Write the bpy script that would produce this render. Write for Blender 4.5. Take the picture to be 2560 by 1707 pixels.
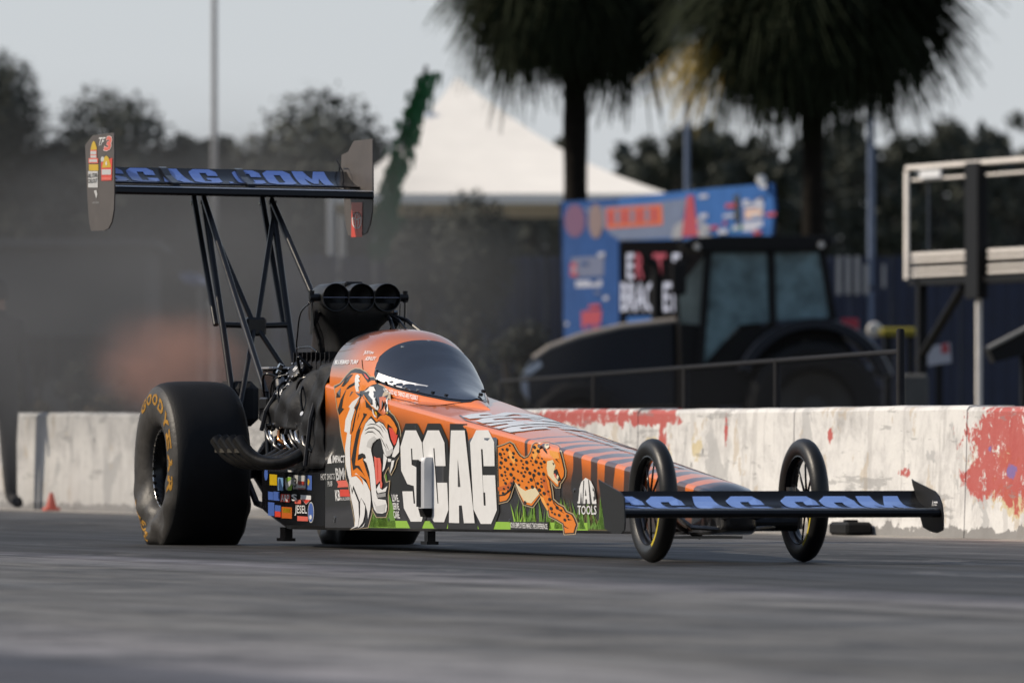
import bpy, bmesh, math, random
from mathutils import Vector, Matrix, Quaternion
from mathutils.geometry import delaunay_2d_cdt
PI = math.pi
for o in list(bpy.data.objects): bpy.data.objects.remove(o)
scene = bpy.context.scene
C = scene.collection

# ------------------------------------------------------------------ camera
# x runs down the strip in the car's direction, y to the car's left, z up; metres
TH = math.radians(16.8)          # angle between the strip and the line of sight
FPX = 25000.0                    # focal length in photo pixels (photo 2560 wide)
FW = Vector((-math.cos(TH), math.sin(TH), 0)); RT = Vector((math.sin(TH), math.cos(TH), 0))
HORIZ = 1080.0; KD = 2560/2352.0
CAM = Vector((7.62, 0, 0)) - RT*((1673*KD-1280)/FPX*45.4) - FW*45.4; CAM.z = 0.59
cam = bpy.data.cameras.new('camera'); camo = bpy.data.objects.new('camera', cam); C.objects.link(camo)
camo.location = CAM
pitch = math.atan((HORIZ-853.5)/FPX)
look = (FW*math.cos(pitch) + Vector((0,0,math.sin(pitch)))).normalized()
camo.rotation_euler = look.to_track_quat('-Z','Y').to_euler()
cam.sensor_width = 36; cam.lens = 36*FPX/2560; cam.clip_start = 0.5; cam.clip_end = 3000
cam.dof.use_dof = True; cam.dof.focus_distance = 49.0; cam.dof.aperture_fstop = 5.6
scene.camera = camo
# ------------------------------------------------------------------ light
SUN_EL = math.radians(36); SUN_DIR = Vector((-0.40,-0.917,0)).normalized()*math.cos(SUN_EL) + Vector((0,0,math.sin(SUN_EL)))
world = bpy.data.worlds.new('World'); scene.world = world; world.use_nodes = True
nt = world.node_tree; nt.nodes.clear()
wo = nt.nodes.new('ShaderNodeOutputWorld'); wb = nt.nodes.new('ShaderNodeBackground'); sk = nt.nodes.new('ShaderNodeTexSky')
sk.sky_type = 'NISHITA'; sk.sun_disc = False; sk.sun_elevation = SUN_EL
sk.sun_rotation = math.atan2(SUN_DIR.x, SUN_DIR.y)
sk.air_density = 1.0; sk.dust_density = 0.6; sk.ozone_density = 1.5
wb.inputs['Strength'].default_value = 0.098
hz = nt.nodes.new('ShaderNodeMix'); hz.data_type='RGBA'        # pale haze, thick at the horizon and thinning towards the zenith
hz.inputs[7].default_value=(5.05,5.3,5.75,1); nt.links.new(sk.outputs[0], hz.inputs[6])
tcw = nt.nodes.new('ShaderNodeTexCoord'); sx = nt.nodes.new('ShaderNodeSeparateXYZ'); nt.links.new(tcw.outputs['Generated'], sx.inputs[0])
hr = nt.nodes.new('ShaderNodeMapRange'); hr.inputs[1].default_value=0.0; hr.inputs[2].default_value=0.55; hr.inputs[3].default_value=0.88; hr.inputs[4].default_value=0.18
nt.links.new(sx.outputs[2], hr.inputs[0]); nt.links.new(hr.outputs[0], hz.inputs[0])
nt.links.new(hz.outputs[2], wb.inputs['Color']); nt.links.new(wb.outputs[0], wo.inputs['Surface'])
sun = bpy.data.lights.new('sun','SUN'); suno = bpy.data.objects.new('sun', sun); C.objects.link(suno)
sun.energy = 3.5; sun.angle = math.radians(0.6); sun.color = (1.0,0.88,0.72)
suno.rotation_euler = SUN_DIR.to_track_quat('Z','Y').to_euler()
vs = scene.view_settings; vs.view_transform = 'Standard'; vs.look = 'None'; vs.exposure = 0.28; vs.gamma = 1; vs.use_curve_mapping = False

# ------------------------------------------------------------------ pixel helpers (d = 2352-wide view of the photo, n = full 2560 px)
def ray(dx, dy):
    return FW + RT*((dx*KD-1280)/FPX) + Vector((0,0,(HORIZ-dy*KD)/FPX))
def at(dx, dy, D): return CAM + ray(dx,dy)*D
def ony(dx, dy, y):
    r = ray(dx,dy); return CAM + r*((y-CAM.y)/r.y)
def onx(dx, dy, x):
    r = ray(dx,dy); return CAM + r*((x-CAM.x)/r.x)
def gnd(dx, D):
    p = CAM + (FW + RT*((dx*KD-1280)/FPX))*D; p.z = 0; return p
def hgt(dy, D): return CAM.z + (HORIZ-dy*KD)/FPX*D
def wid(dpx, D): return dpx*KD/FPX*D

# ------------------------------------------------------------------ materials
def newmat(name):
    m = bpy.data.materials.new(name); m.use_nodes = True
    n = m.node_tree.nodes; return m, n, m.node_tree.links, n['Principled BSDF']
MATS = {}
def mat(name, col, rough=0.5, metal=0.0, coat=0.0, var=0.0, vscale=8.0, bump=0.0, bscale=60.0, spec=None, trans=0.0, dirt=None):
    if name in MATS: return MATS[name]
    m, n, l, b = newmat(name); MATS[name] = m
    b.inputs['Base Color'].default_value = (*col,1); b.inputs['Roughness'].default_value = rough; b.inputs['Metallic'].default_value = metal
    b.inputs['Coat Weight'].default_value = coat; b.inputs['Coat Roughness'].default_value = 0.06
    if trans: b.inputs['Transmission Weight'].default_value = trans
    if spec is not None: b.inputs['Specular IOR Level'].default_value = spec
    if var or bump or dirt:
        tc = n.new('ShaderNodeTexCoord')
    if var:
        nz = n.new('ShaderNodeTexNoise'); nz.inputs['Scale'].default_value = vscale; nz.inputs['Detail'].default_value = 6; nz.inputs['Roughness'].default_value = 0.65
        l.new(tc.outputs['Object'], nz.inputs['Vector'])
        mr = n.new('ShaderNodeMapRange'); mr.inputs[1].default_value = 0.25; mr.inputs[2].default_value = 0.75
        mr.inputs[3].default_value = 1-var; mr.inputs[4].default_value = 1+var; l.new(nz.outputs['Fac'], mr.inputs[0])
        mx = n.new('ShaderNodeMix'); mx.data_type = 'RGBA'; mx.blend_type = 'MULTIPLY'; mx.inputs[0].default_value = 1
        mx.inputs[6].default_value = (*col,1); l.new(mr.outputs[0], mx.inputs[7]); l.new(mx.outputs[2], b.inputs['Base Color'])
        r2 = n.new('ShaderNodeMapRange'); r2.inputs[3].default_value = max(0,rough-0.12*min(1,var*3)); r2.inputs[4].default_value = min(1,rough+0.12*min(1,var*3))
        l.new(nz.outputs['Fac'], r2.inputs[0]); l.new(r2.outputs[0], b.inputs['Roughness'])
    if bump:
        nb = n.new('ShaderNodeTexNoise'); nb.inputs['Scale'].default_value = bscale; nb.inputs['Detail'].default_value = 4
        l.new(tc.outputs['Object'], nb.inputs['Vector'])
        bp = n.new('ShaderNodeBump'); bp.inputs['Strength'].default_value = bump; bp.inputs['Distance'].default_value = 0.01
        l.new(nb.outputs['Fac'], bp.inputs['Height']); l.new(bp.outputs[0], b.inputs['Normal'])
    return m
def srgb(r,g,b): 
    f = lambda c: ((c/255+0.055)/1.055)**2.4 if c > 10 else c/255/12.92
    return (f(r),f(g),f(b))

# ------------------------------------------------------------------ mesh builder
class MB:
    def __init__(s): s.v=[]; s.f=[]; s.m=[]; s.mi=0; s.smooth=[]; s.sm=False
    def addv(s, pts):
        i=len(s.v); s.v += [tuple(p) for p in pts]; return i
    def face(s, ids): s.f.append(tuple(ids)); s.m.append(s.mi); s.smooth.append(s.sm)
    def box(s, lo, hi, M=None, bev=0.0):
        x0,y0,z0=lo; x1,y1,z1=hi
        if bev<=0:
            P=[Vector(p) for p in ((x0,y0,z0),(x1,y0,z0),(x1,y1,z0),(x0,y1,z0),(x0,y0,z1),(x1,y0,z1),(x1,y1,z1),(x0,y1,z1))]
            F=((0,3,2,1),(4,5,6,7),(0,1,5,4),(1,2,6,5),(2,3,7,6),(3,0,4,7))
        else:
            b=bev; P=[];F=[]
            def rect(z,i): return [(x0+i,y0+i,z),(x1-i,y0+i,z),(x1-i,y1-i,z),(x0+i,y1-i,z)]
            def oct(z,i,c):
                a=[(x0+i+c,y0+i),(x1-i-c,y0+i),(x1-i,y0+i+c),(x1-i,y1-i-c),(x1-i-c,y1-i),(x0+i+c,y1-i),(x0+i,y1-i-c),(x0+i,y0+i+c)]
                return [(u,v,z) for u,v in a]
            rings=[oct(z0,b,b*.3),oct(z0+b,0,b),oct(z1-b,0,b),oct(z1,b,b*.3)]
            for r in rings: P+= [Vector(p) for p in r]
            for k in range(3):
                for i in range(8): F.append((k*8+i,k*8+(i+1)%8,(k+1)*8+(i+1)%8,(k+1)*8+i))
            F.append(tuple(range(7,-1,-1))); F.append(tuple(range(24,32)))
        if M: P=[M@p for p in P]
        i=s.addv(P)
        for f in F: s.face([i+k for k in f])
        return s
    def loft(s, rings, closed=True, cap=True):
        n=len(rings[0]); base=[s.addv(r) for r in rings]
        for a,b in zip(base,base[1:]):
            for k in range(n if closed else n-1):
                k2=(k+1)%n; s.face((a+k,a+k2,b+k2,b+k))
        if cap and closed:
            s.face([base[0]+k for k in range(n-1,-1,-1)]); s.face([base[-1]+k for k in range(n)])
        return s
    def tube(s, path, r, n=8, cap=True):
        path=[Vector(p) for p in path]; rs = r if isinstance(r,(list,tuple)) else [r]*len(path)
        rings=[]; up=None
        for i,p in enumerate(path):
            t=(path[min(i+1,len(path)-1)]-path[max(i-1,0)]).normalized()
            if up is None:
                up=Vector((0,0,1)) if abs(t.z)<.9 else Vector((1,0,0))
            u=(up-t*up.dot(t)).normalized(); v=t.cross(u); up=u
            rings.append([p+(u*math.cos(a)+v*math.sin(a))*rs[i] for a in [2*PI*k/n for k in range(n)]])
        return s.loft(rings,True,cap)
    def cyl(s,a,b,r,n=12,r2=None): return s.tube([a,b],[r,r if r2 is None else r2],n)
    def lathe(s, prof, origin, axis='y', n=48, closed=False, ang0=0):
        # prof: (radius, along)
        rings=[]
        for k in range(n):
            a=2*PI*k/n+ang0; ring=[]
            for r,t in prof:
                if axis=='y': ring.append((origin[0]+r*math.cos(a), origin[1]+t, origin[2]+r*math.sin(a)))
                elif axis=='x': ring.append((origin[0]+t, origin[1]+r*math.cos(a), origin[2]+r*math.sin(a)))
                else: ring.append((origin[0]+r*math.cos(a), origin[1]+r*math.sin(a), origin[2]+t))
            rings.append(ring)
        m=len(prof); base=[s.addv(r) for r in rings]
        for i in range(n):
            a=base[i]; b=base[(i+1)%n]
            for k in range(m if closed else m-1):
                k2=(k+1)%m; s.face((a+k,a+k2,b+k2,b+k))
        return s
    def prism(s, pts, off):
        # pts planar polygon (3d), extruded by vector off
        off=Vector(off); n=len(pts); i=s.addv(pts); j=s.addv([Vector(p)+off for p in pts])
        s.face([i+k for k in range(n-1,-1,-1)]); s.face([j+k for k in range(n)])
        for k in range(n): s.face((i+k,i+(k+1)%n,j+(k+1)%n,j+k))
        return s
    def build(s, name, mats, parent=None, smooth=False, angle=None, loc=None, fix=True):
        me=bpy.data.meshes.new(name); me.from_pydata(s.v,[],s.f)
        if not isinstance(mats,(list,tuple)): mats=[mats]
        for m in mats: me.materials.append(m)
        for p,mi,sm in zip(me.polygons,s.m,s.smooth): p.material_index=mi; p.use_smooth=smooth or sm
        me.update()
        if fix:
            bm=bmesh.new(); bm.from_mesh(me); bmesh.ops.recalc_face_normals(bm,faces=bm.faces); bm.to_mesh(me); bm.free()
        if smooth and angle: me.set_sharp_from_angle(angle=math.radians(angle))
        o=bpy.data.objects.new(name,me); C.objects.link(o)
        if parent: o.parent=parent
        if loc: o.location=loc
        return o
def tag(o,label,cat,group=None,kind=None):
    if label: o['label']=label
    if cat: o['category']=cat
    if group: o['group']=group
    if kind: o['kind']=kind
    return o
def thing(name,label,cat,loc=(0,0,0),group=None):
    o=bpy.data.objects.new(name,None); C.objects.link(o); o.location=loc; o.empty_display_size=.2
    return tag(o,label,cat,group)
def part(name,parent):
    o=bpy.data.objects.new(name,None); C.objects.link(o); o.parent=parent; o.empty_display_size=.1; return o
def place(o, p):  # set an object's local frame at p while its vertices were given in world space
    o.data.transform(Matrix.Translation(-Vector(p))); o.location=p
def rebase(root):
    # children of an Empty at root.location were built in world space
    for c in root.children:
        c.matrix_parent_inverse = Matrix.Translation(-root.location)
def lerp(a,b,t): return a+(b-a)*t
def interp(pts,x):
    if x<=pts[0][0]: return pts[0][1]
    for (a,b),(c,d) in zip(pts,pts[1:]):
        if x<=c: return b+(d-b)*(x-a)/(c-a)
    return pts[-1][1]
def smoothp(pts,x):
    # monotone-ish cubic through pts
    n=len(pts)
    if x<=pts[0][0]: return pts[0][1]
    if x>=pts[-1][0]: return pts[-1][1]
    for i in range(n-1):
        if x<=pts[i+1][0]: break
    def sl(k):
        if k==0: return (pts[1][1]-pts[0][1])/(pts[1][0]-pts[0][0])
        if k==n-1: return (pts[-1][1]-pts[-2][1])/(pts[-1][0]-pts[-2][0])
        return (pts[k+1][1]-pts[k-1][1])/(pts[k+1][0]-pts[k-1][0])
    x0,y0=pts[i]; x1,y1=pts[i+1]; h=x1-x0; t=(x-x0)/h; m0=sl(i)*h; m1=sl(i+1)*h
    return (2*t**3-3*t*t+1)*y0+(t**3-2*t*t+t)*m0+(-2*t**3+3*t*t)*y1+(t**3-t*t)*m1

# ------------------------------------------------------------------ common materials
M_rubber = mat('tyre rubber',(0.007,0.007,0.0075),0.6,spec=.22,var=.25,vscale=14,bump=.15,bscale=120)
M_rubberf = mat('front tyre rubber',(0.008,0.008,0.008),0.42,spec=.35,var=.25,vscale=20,bump=.08,bscale=150)
M_sidewall = mat('scuffed tyre sidewall',(0.040,0.037,0.034),0.5,spec=.3,var=.5,vscale=9,bump=.2,bscale=40)
M_carbon = mat('carbon fibre',(0.012,0.012,0.012),0.42,coat=.08,spec=.3,var=.2,vscale=40)
M_platec = mat('matt carbon plate',(0.075,0.064,0.058),0.5,var=.18,vscale=12)
M_black = mat('gloss black',(0.005,0.005,0.006),0.22,coat=.0,spec=.3,var=.2,vscale=10)
M_tube = mat('black chassis tube',(0.006,0.006,0.007),0.3,spec=.35,var=.2,vscale=15)
M_engine = mat('black anodised engine',(0.009,0.009,0.010),0.35,metal=.2,spec=.3,var=.4,vscale=25,bump=.2,bscale=80)
M_chrome = mat('polished metal',(0.62,0.6,0.57),0.16,metal=1.0,var=.15,vscale=30)
M_steel = mat('dark steel',(0.16,0.155,0.15),0.35,metal=1.0,var=.3,vscale=25)
M_pipe = mat('header pipe',(0.020,0.019,0.018),0.33,metal=.6,spec=.3,var=.4,vscale=18)
M_alu = mat('bare aluminium',(0.55,0.55,0.56),0.4,metal=.9,var=.15,vscale=20)
def vinyl(name,rgb): return mat(name,srgb(*rgb),0.35,coat=.5,var=.05,vscale=20)
V_white=vinyl('white vinyl',(226,226,226)); V_blk=vinyl('black vinyl',(26,24,25)); V_orange=vinyl('orange vinyl',(226,124,16))
V_tan=vinyl('tan vinyl',(176,158,128)); V_red=vinyl('red vinyl',(214,68,50)); V_grey=vinyl('grey vinyl',(150,150,150)); V_yel=vinyl('yellow vinyl',(205,170,20))
V_green=vinyl('lime vinyl',(142,188,58)); V_green2=vinyl('grass vinyl',(96,138,40)); V_olive=vinyl('olive vinyl',(92,86,38)); V_cream=vinyl('cream vinyl',(222,208,172))
V_dkor=vinyl('dark orange vinyl',(196,96,28)); V_pink=vinyl('salmon vinyl',(222,104,88)); V_blue=vinyl('blue vinyl',(74,104,176)); V_ltblue=vinyl('pale blue vinyl',(120,160,205))
V_lgrey=vinyl('light grey vinyl',(196,196,196)); V_char=vinyl('charcoal vinyl',(62,60,60)); V_wing=vinyl('wing blue vinyl',(118,150,214))
# ------------------------------------------------------------------ ground
def ramp(n, pts, interp='LINEAR'):
    r=n.new('ShaderNodeValToRGB'); cr=r.color_ramp; cr.interpolation=interp
    while len(cr.elements)>1: cr.elements.remove(cr.elements[-1])
    for i,(p,c) in enumerate(pts):
        e=cr.elements[0] if i==0 else cr.elements.new(p)
        e.position=p; e.color=(*c,1) if len(c)==3 else c
    return r
def mathn(n,l,op,a,b=None,c=None,clamp=False):
    m=n.new('ShaderNodeMath'); m.operation=op; m.use_clamp=clamp
    for i,v in enumerate((a,b,c)):
        if v is None: continue
        if isinstance(v,(int,float)): m.inputs[i].default_value=v
        else: l.new(v,m.inputs[i])
    return m.outputs[0]
def noisen(n,l,vec,scale,detail=5,rough=.6,dist=0):
    t=n.new('ShaderNodeTexNoise'); t.inputs['Scale'].default_value=scale; t.inputs['Detail'].default_value=detail; t.inputs['Roughness'].default_value=rough; t.inputs['Distortion'].default_value=dist
    l.new(vec,t.inputs['Vector']); return t.outputs['Fac']
def mapv(n,l,vec,sc,loc=(0,0,0)):
    m=n.new('ShaderNodeMapping'); m.inputs['Scale'].default_value=sc; m.inputs['Location'].default_value=loc; l.new(vec,m.inputs['Vector']); return m.outputs[0]
def mixc(n,l,fac,a,b,bt='MIX'):
    m=n.new('ShaderNodeMix'); m.data_type='RGBA'; m.blend_type=bt
    if isinstance(fac,(int,float)): m.inputs[0].default_value=fac
    else: l.new(fac,m.inputs[0])
    for k,v in ((6,a),(7,b)):
        if isinstance(v,tuple): m.inputs[k].default_value=(*v,1) if len(v)==3 else v
        else: l.new(v,m.inputs[k])
    return m.outputs[2]

def track_material():
    m,n,l,b=newmat('track asphalt')
    tc=n.new('ShaderNodeTexCoord'); P=tc.outputs['Object']
    sep=n.new('ShaderNodeSeparateXYZ'); l.new(P,sep.inputs[0])
    wob=noisen(n,l,mapv(n,l,P,(.10,.9,1)),1.0,4,.6)
    y2=mathn(n,l,'ADD',sep.outputs[1],mathn(n,l,'MULTIPLY',mathn(n,l,'SUBTRACT',wob,.5),.45))
    t=mathn(n,l,'DIVIDE',mathn(n,l,'ADD',y2,12.0),17.0)   # y -12..5
    def Y(y): return (y+12)/17
    g=lambda v,bl=1.0: (v*.90,v*.855,v*(.80+(bl-1)*.5))
    r=ramp(n,[(Y(-11),g(.050,1.25)),(Y(-8.6),g(.052,1.3)),(Y(-7.75),g(.060,1.3)),(Y(-7.35),g(.205,1.15)),(Y(-6.85),g(.195,1.08)),(Y(-6.2),g(.125,.95)),
               (Y(-4.6),(.084,.080,.073)),(Y(-3.1),(.094,.089,.082)),(Y(-2.72),g(.125,1.1)),(Y(-2.35),g(.120,1.25)),(Y(-2.0),g(.034,1.0)),(Y(-.3),g(.026)),(Y(1.0),g(.036)),
               (Y(2.4),g(.058)),(Y(3.6),g(.085)),(Y(4.15),g(.12)),(Y(4.24),(.30,.28,.25)),(Y(4.6),(.34,.31,.28))])
    l.new(t,r.inputs[0])
    st=noisen(n,l,mapv(n,l,P,(.12,2.6,1)),1.0,8,.72)            # long rubber streaks
    st2=noisen(n,l,mapv(n,l,P,(.5,9,1),(3,7,0)),1.0,6,.7)
    blot=noisen(n,l,mapv(n,l,P,(.45,1.1,1),(9,1,0)),1.0,5,.6)
    fine=noisen(n,l,mapv(n,l,P,(.55,1.6,1)),48,5,.75)
    st3=noisen(n,l,mapv(n,l,P,(.9,22,1),(1,2,0)),1.0,6,.75)
    k=mathn(n,l,'ADD',mathn(n,l,'MULTIPLY',st,.85),mathn(n,l,'ADD',mathn(n,l,'MULTIPLY',st2,.45),mathn(n,l,'ADD',mathn(n,l,'MULTIPLY',blot,.6),mathn(n,l,'MULTIPLY',fine,.25))))
    k=mathn(n,l,'ADD',k,mathn(n,l,'MULTIPLY',mathn(n,l,'SUBTRACT',st3,.5),.7))
    k=mathn(n,l,'ADD',mathn(n,l,'MULTIPLY',mathn(n,l,'SUBTRACT',k,1.08),2.7),1.02)
    k=mathn(n,l,'MAXIMUM',k,.28)
    isoA=noisen(n,l,mapv(n,l,P,(1,1,1),(3,1,0)),1.1,3,.55); isoB=noisen(n,l,mapv(n,l,P,(1,1,1),(8,4,0)),3.2,5,.7)
    iso=mathn(n,l,'ADD',mathn(n,l,'MULTIPLY',mathn(n,l,'SUBTRACT',isoA,.5),1.9),mathn(n,l,'MULTIPLY',mathn(n,l,'SUBTRACT',isoB,.5),2.6))
    k=mathn(n,l,'MAXIMUM',mathn(n,l,'ADD',k,iso),.25)
    col=mixc(n,l,1.0,r.outputs[0],k,'MULTIPLY')
    patch=noisen(n,l,mapv(n,l,P,(.35,.8,1),(21,3,0)),1.0,6,.65,.4)
    col=mixc(n,l,mathn(n,l,'MULTIPLY',mathn(n,l,'GREATER_THAN',patch,.60),.45),col,(.16,.155,.15))
    patch2=noisen(n,l,mapv(n,l,P,(.5,1.3,1),(5,13,0)),1.0,6,.65,.4)
    col=mixc(n,l,mathn(n,l,'MULTIPLY',mathn(n,l,'GREATER_THAN',patch2,.61),.45),col,(.035,.035,.037))
    for (yc,hwid,wv,amt,colr) in ((-3.62,.10,.25,.45,(.03,.03,.03)),(-4.05,.07,.2,.35,(.03,.03,.03)),(-4.9,.16,.5,.30,(.035,.034,.033)),(-5.55,.10,.35,.40,(.03,.03,.03)),(-2.62,.05,.1,.55,(.22,.215,.21)),(-3.25,.12,.3,.35,(.19,.18,.165)),(-6.0,.13,.3,.35,(.20,.19,.175)),(-1.6,.06,.15,.35,(.10,.10,.10)),(.55,.25,.2,.5,(.014,.014,.014)),(-.48,.24,.15,.5,(.014,.014,.014))):
        wl=noisen(n,l,mapv(n,l,P,(.09,.2,1),(yc*3,yc,0)),1.0,3,.6)
        dy_=mathn(n,l,'ABSOLUTE',mathn(n,l,'SUBTRACT',mathn(n,l,'ADD',sep.outputs[1],mathn(n,l,'MULTIPLY',mathn(n,l,'SUBTRACT',wl,.5),wv)),yc))
        edge=n.new('ShaderNodeMapRange'); edge.inputs[1].default_value=hwid; edge.inputs[2].default_value=hwid*.45; edge.inputs[3].default_value=0; edge.inputs[4].default_value=1; l.new(mathn(n,l,'ADD',dy_,mathn(n,l,'MULTIPLY',mathn(n,l,'SUBTRACT',st2,.5),hwid*1.6)),edge.inputs[0])
        brk=n.new('ShaderNodeMapRange'); brk.inputs[1].default_value=.38; brk.inputs[2].default_value=.6; l.new(wl if False else noisen(n,l,mapv(n,l,P,(.22,1.5,1),(yc,yc*2,0)),1.0,4,.6),brk.inputs[0])
        col=mixc(n,l,mathn(n,l,'MULTIPLY',mathn(n,l,'MULTIPLY',edge.outputs[0],brk.outputs[0]),amt),col,colr)
    grain=noisen(n,l,P,140,3,.8); gm=n.new('ShaderNodeMapRange'); gm.inputs[1].default_value=.35; gm.inputs[2].default_value=.65; gm.inputs[3].default_value=.72; gm.inputs[4].default_value=1.28; l.new(grain,gm.inputs[0]); col=mixc(n,l,1.0,col,gm.outputs[0],'MULTIPLY')
    # dark rubber crumbs and oil spots
    vo=n.new('ShaderNodeTexVoronoi'); vo.inputs['Scale'].default_value=1.6; vo.inputs['Randomness'].default_value=1; l.new(mapv(n,l,P,(.45,1.2,1)),vo.inputs['Vector'])
    spot=mathn(n,l,'LESS_THAN',vo.outputs['Distance'],mathn(n,l,'MULTIPLY',mathn(n,l,'SUBTRACT',noisen(n,l,P,2.0,2),.52),.45))
    col=mixc(n,l,mathn(n,l,'MULTIPLY',spot,.75),col,(.018,.018,.02))
    l.new(col,b.inputs['Base Color'])
    rr=n.new('ShaderNodeMapRange'); rr.inputs[1].default_value=.3; rr.inputs[2].default_value=.7; rr.inputs[3].default_value=.78; rr.inputs[4].default_value=.5
    l.new(st,rr.inputs[0]); l.new(rr.outputs[0],b.inputs['Roughness']); b.inputs['Specular IOR Level'].default_value=.35
    bp=n.new('ShaderNodeBump'); bp.inputs['Strength'].default_value=.35; bp.inputs['Distance'].default_value=.006; l.new(fine,bp.inputs['Height']); l.new(bp.outputs[0],b.inputs['Normal'])
    return m
def quad_sheet(name,x0,x1,y0,y1,z,m,nx=1,ny=1):
    mb=MB(); 
    for i in range(nx+1):
        for j in range(ny+1): mb.addv([(lerp(x0,x1,i/nx),lerp(y0,y1,j/ny),z)])
    for i in range(nx):
        for j in range(ny): a=i*(ny+1)+j; mb.face((a,a+ny+1,a+ny+2,a+1))
    return mb.build(name,m)
M_dirt=mat('dry verge ground',(.085,.078,.055),.95,var=.45,vscale=.6,bump=.3,bscale=20)
tag(quad_sheet('ground',-900,200,-300,900,-.012,M_dirt),None,None,kind='structure')
tag(quad_sheet('track',-260,120,-16,4.62,0.0,track_material()),None,None,kind='structure')

# unseen grass bank, added to darken what the car's flank reflects
mb=MB(); xsb=[-240+16*i for i in range(25)]; rb_=random.Random(2)
rows=[mb.addv([(x,-17.5,-.01),(x,-21+rb_.uniform(-.4,.4),2.2),(x,-25+rb_.uniform(-.5,.5),5.2+rb_.uniform(-.3,.3)),(x,-31,6.6+rb_.uniform(-.4,.4)),(x,-60,6.8),(x,-290,-.011)]) for x in xsb]
for a,b_ in zip(rows,rows[1:]):
    for k in range(5): mb.face((a+k,b_+k,b_+k+1,a+k+1))
tag(mb.build('unseen_bank',mat('added bank grass',(.045,.060,.025),.95,var=.4,vscale=.8,bump=.4,bscale=6),smooth=True),None,None,kind='structure')
# ------------------------------------------------------------------ concrete barrier along the far edge
def wall_material():
    m,n,l,b=newmat('painted concrete')
    tc=n.new('ShaderNodeTexCoord'); P=tc.outputs['Object']
    sep=n.new('ShaderNodeSeparateXYZ'); l.new(P,sep.inputs[0]); X=sep.outputs[0]; Z=sep.outputs[2]
    n1=noisen(n,l,P,3.5,8,.72,.4); n2=noisen(n,l,mapv(n,l,P,(6,6,.8)),1.0,7,.7); n3=noisen(n,l,P,28,5,.7)
    base=ramp(n,[(.30,(.36,.35,.345)),(.42,(.55,.54,.53)),(.52,(.66,.65,.635)),(.62,(.70,.69,.67)),(.75,(.54,.53,.52))]); l.new(n1,base.inputs[0])
    col=base.outputs[0]
    stf=mathn(n,l,'MULTIPLY',mathn(n,l,'GREATER_THAN',n2,.56),.45); col=mixc(n,l,stf,col,(.40,.39,.385))
    # grey filler patches where paint has come off
    g=noisen(n,l,mapv(n,l,P,(2.2,2,1.6),(4,0,2)),1.0,6,.6,.6)
    col=mixc(n,l,mathn(n,l,'MULTIPLY',mathn(n,l,'GREATER_THAN',g,.595),.75),col,(.40,.40,.40))
    tan=noisen(n,l,mapv(n,l,P,(2.4,2,2),(14,0,5)),1.0,7,.65); col=mixc(n,l,mathn(n,l,'MULTIPLY',mathn(n,l,'GREATER_THAN',tan,.60),.55),col,(.46,.38,.28))
    # red and yellow paint left by scrapes: (x, z, rx, rz)
    jag=noisen(n,l,mapv(n,l,P,(1,1,1)),6.5,9,.75,.3)
    def patches(lst):
        out=None
        for (cx,cz,rx,rz,thr) in lst:
            dx=mathn(n,l,'DIVIDE',mathn(n,l,'SUBTRACT',X,cx),rx); dz=mathn(n,l,'DIVIDE',mathn(n,l,'SUBTRACT',Z,cz),rz)
            d=mathn(n,l,'SQRT',mathn(n,l,'ADD',mathn(n,l,'MULTIPLY',dx,dx),mathn(n,l,'MULTIPLY',dz,dz)))
            v=mathn(n,l,'LESS_THAN',mathn(n,l,'ADD',d,mathn(n,l,'MULTIPLY',mathn(n,l,'SUBTRACT',jag,.5),3.6)),thr)
            out=v if out is None else mathn(n,l,'MAXIMUM',out,v)
        return out
    yel=patches([(-8.9,.45,.5,.12,.8),(-7.7,.48,.3,.1,.75),(-1.15,.2,.5,.12,.6),(-6.9,.5,.16,.10,.6),(-1.3,.42,.3,.14,.5)])
    col=mixc(n,l,mathn(n,l,'MULTIPLY',yel,.7),col,(.55,.44,.20))
    red=patches([(-1.35,.52,.55,.26,1.0),(-.7,.45,.55,.30,1.0),(-9.2,.685,1.1,.05,1.0),(-7.75,.68,.45,.055,1.0),(-7.55,.57,.12,.14,.85),(-4.35,.56,.07,.06,.8),(-3.0,.36,.12,.03,.8),(-1.75,.36,.22,.16,.85),(-1.2,.30,.35,.14,.75),(-6.3,.6,.05,.1,.7)])
    chip=mathn(n,l,'GREATER_THAN',noisen(n,l,P,9,8,.75,.5),.40); red=mathn(n,l,'MULTIPLY',red,chip)
    col=mixc(n,l,mathn(n,l,'MULTIPLY',red,.92),col,(.42,.055,.045))
    blu=patches([(-1.2,.38,.10,.05,.7),(-1.55,.50,.05,.03,.6)]); col=mixc(n,l,mathn(n,l,'MULTIPLY',blu,.7),col,(.10,.14,.42))
    # dark ragged band along the foot, and tyre scuffs
    foot=mathn(n,l,'LESS_THAN',mathn(n,l,'ADD',Z,mathn(n,l,'MULTIPLY',mathn(n,l,'SUBTRACT',n1,.5),.22)),.055); col=mixc(n,l,mathn(n,l,'MULTIPLY',foot,.9),col,(.20,.195,.19))
    scuff=noisen(n,l,mapv(n,l,P,(.9,1,7),(2,3,1)),1.0,7,.7); col=mixc(n,l,mathn(n,l,'MULTIPLY',mathn(n,l,'GREATER_THAN',scuff,.59),.5),col,(.22,.22,.22))
    # left stretch darker towards the foot
    dk=mathn(n,l,'MULTIPLY',mathn(n,l,'SUBTRACT',1.0,mathn(n,l,'DIVIDE',Z,.42),None,True),mathn(n,l,'MULTIPLY',mathn(n,l,'GREATER_THAN',-10.0,X),mathn(n,l,'MULTIPLY',n1,1.3)))
    col=mixc(n,l,mathn(n,l,'MULTIPLY',dk,.9,None,True),col,(.16,.16,.165))
    # bolt holes
    vo=n.new('ShaderNodeTexVoronoi'); vo.inputs['Scale'].default_value=2.4; l.new(P,vo.inputs['Vector'])
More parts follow.
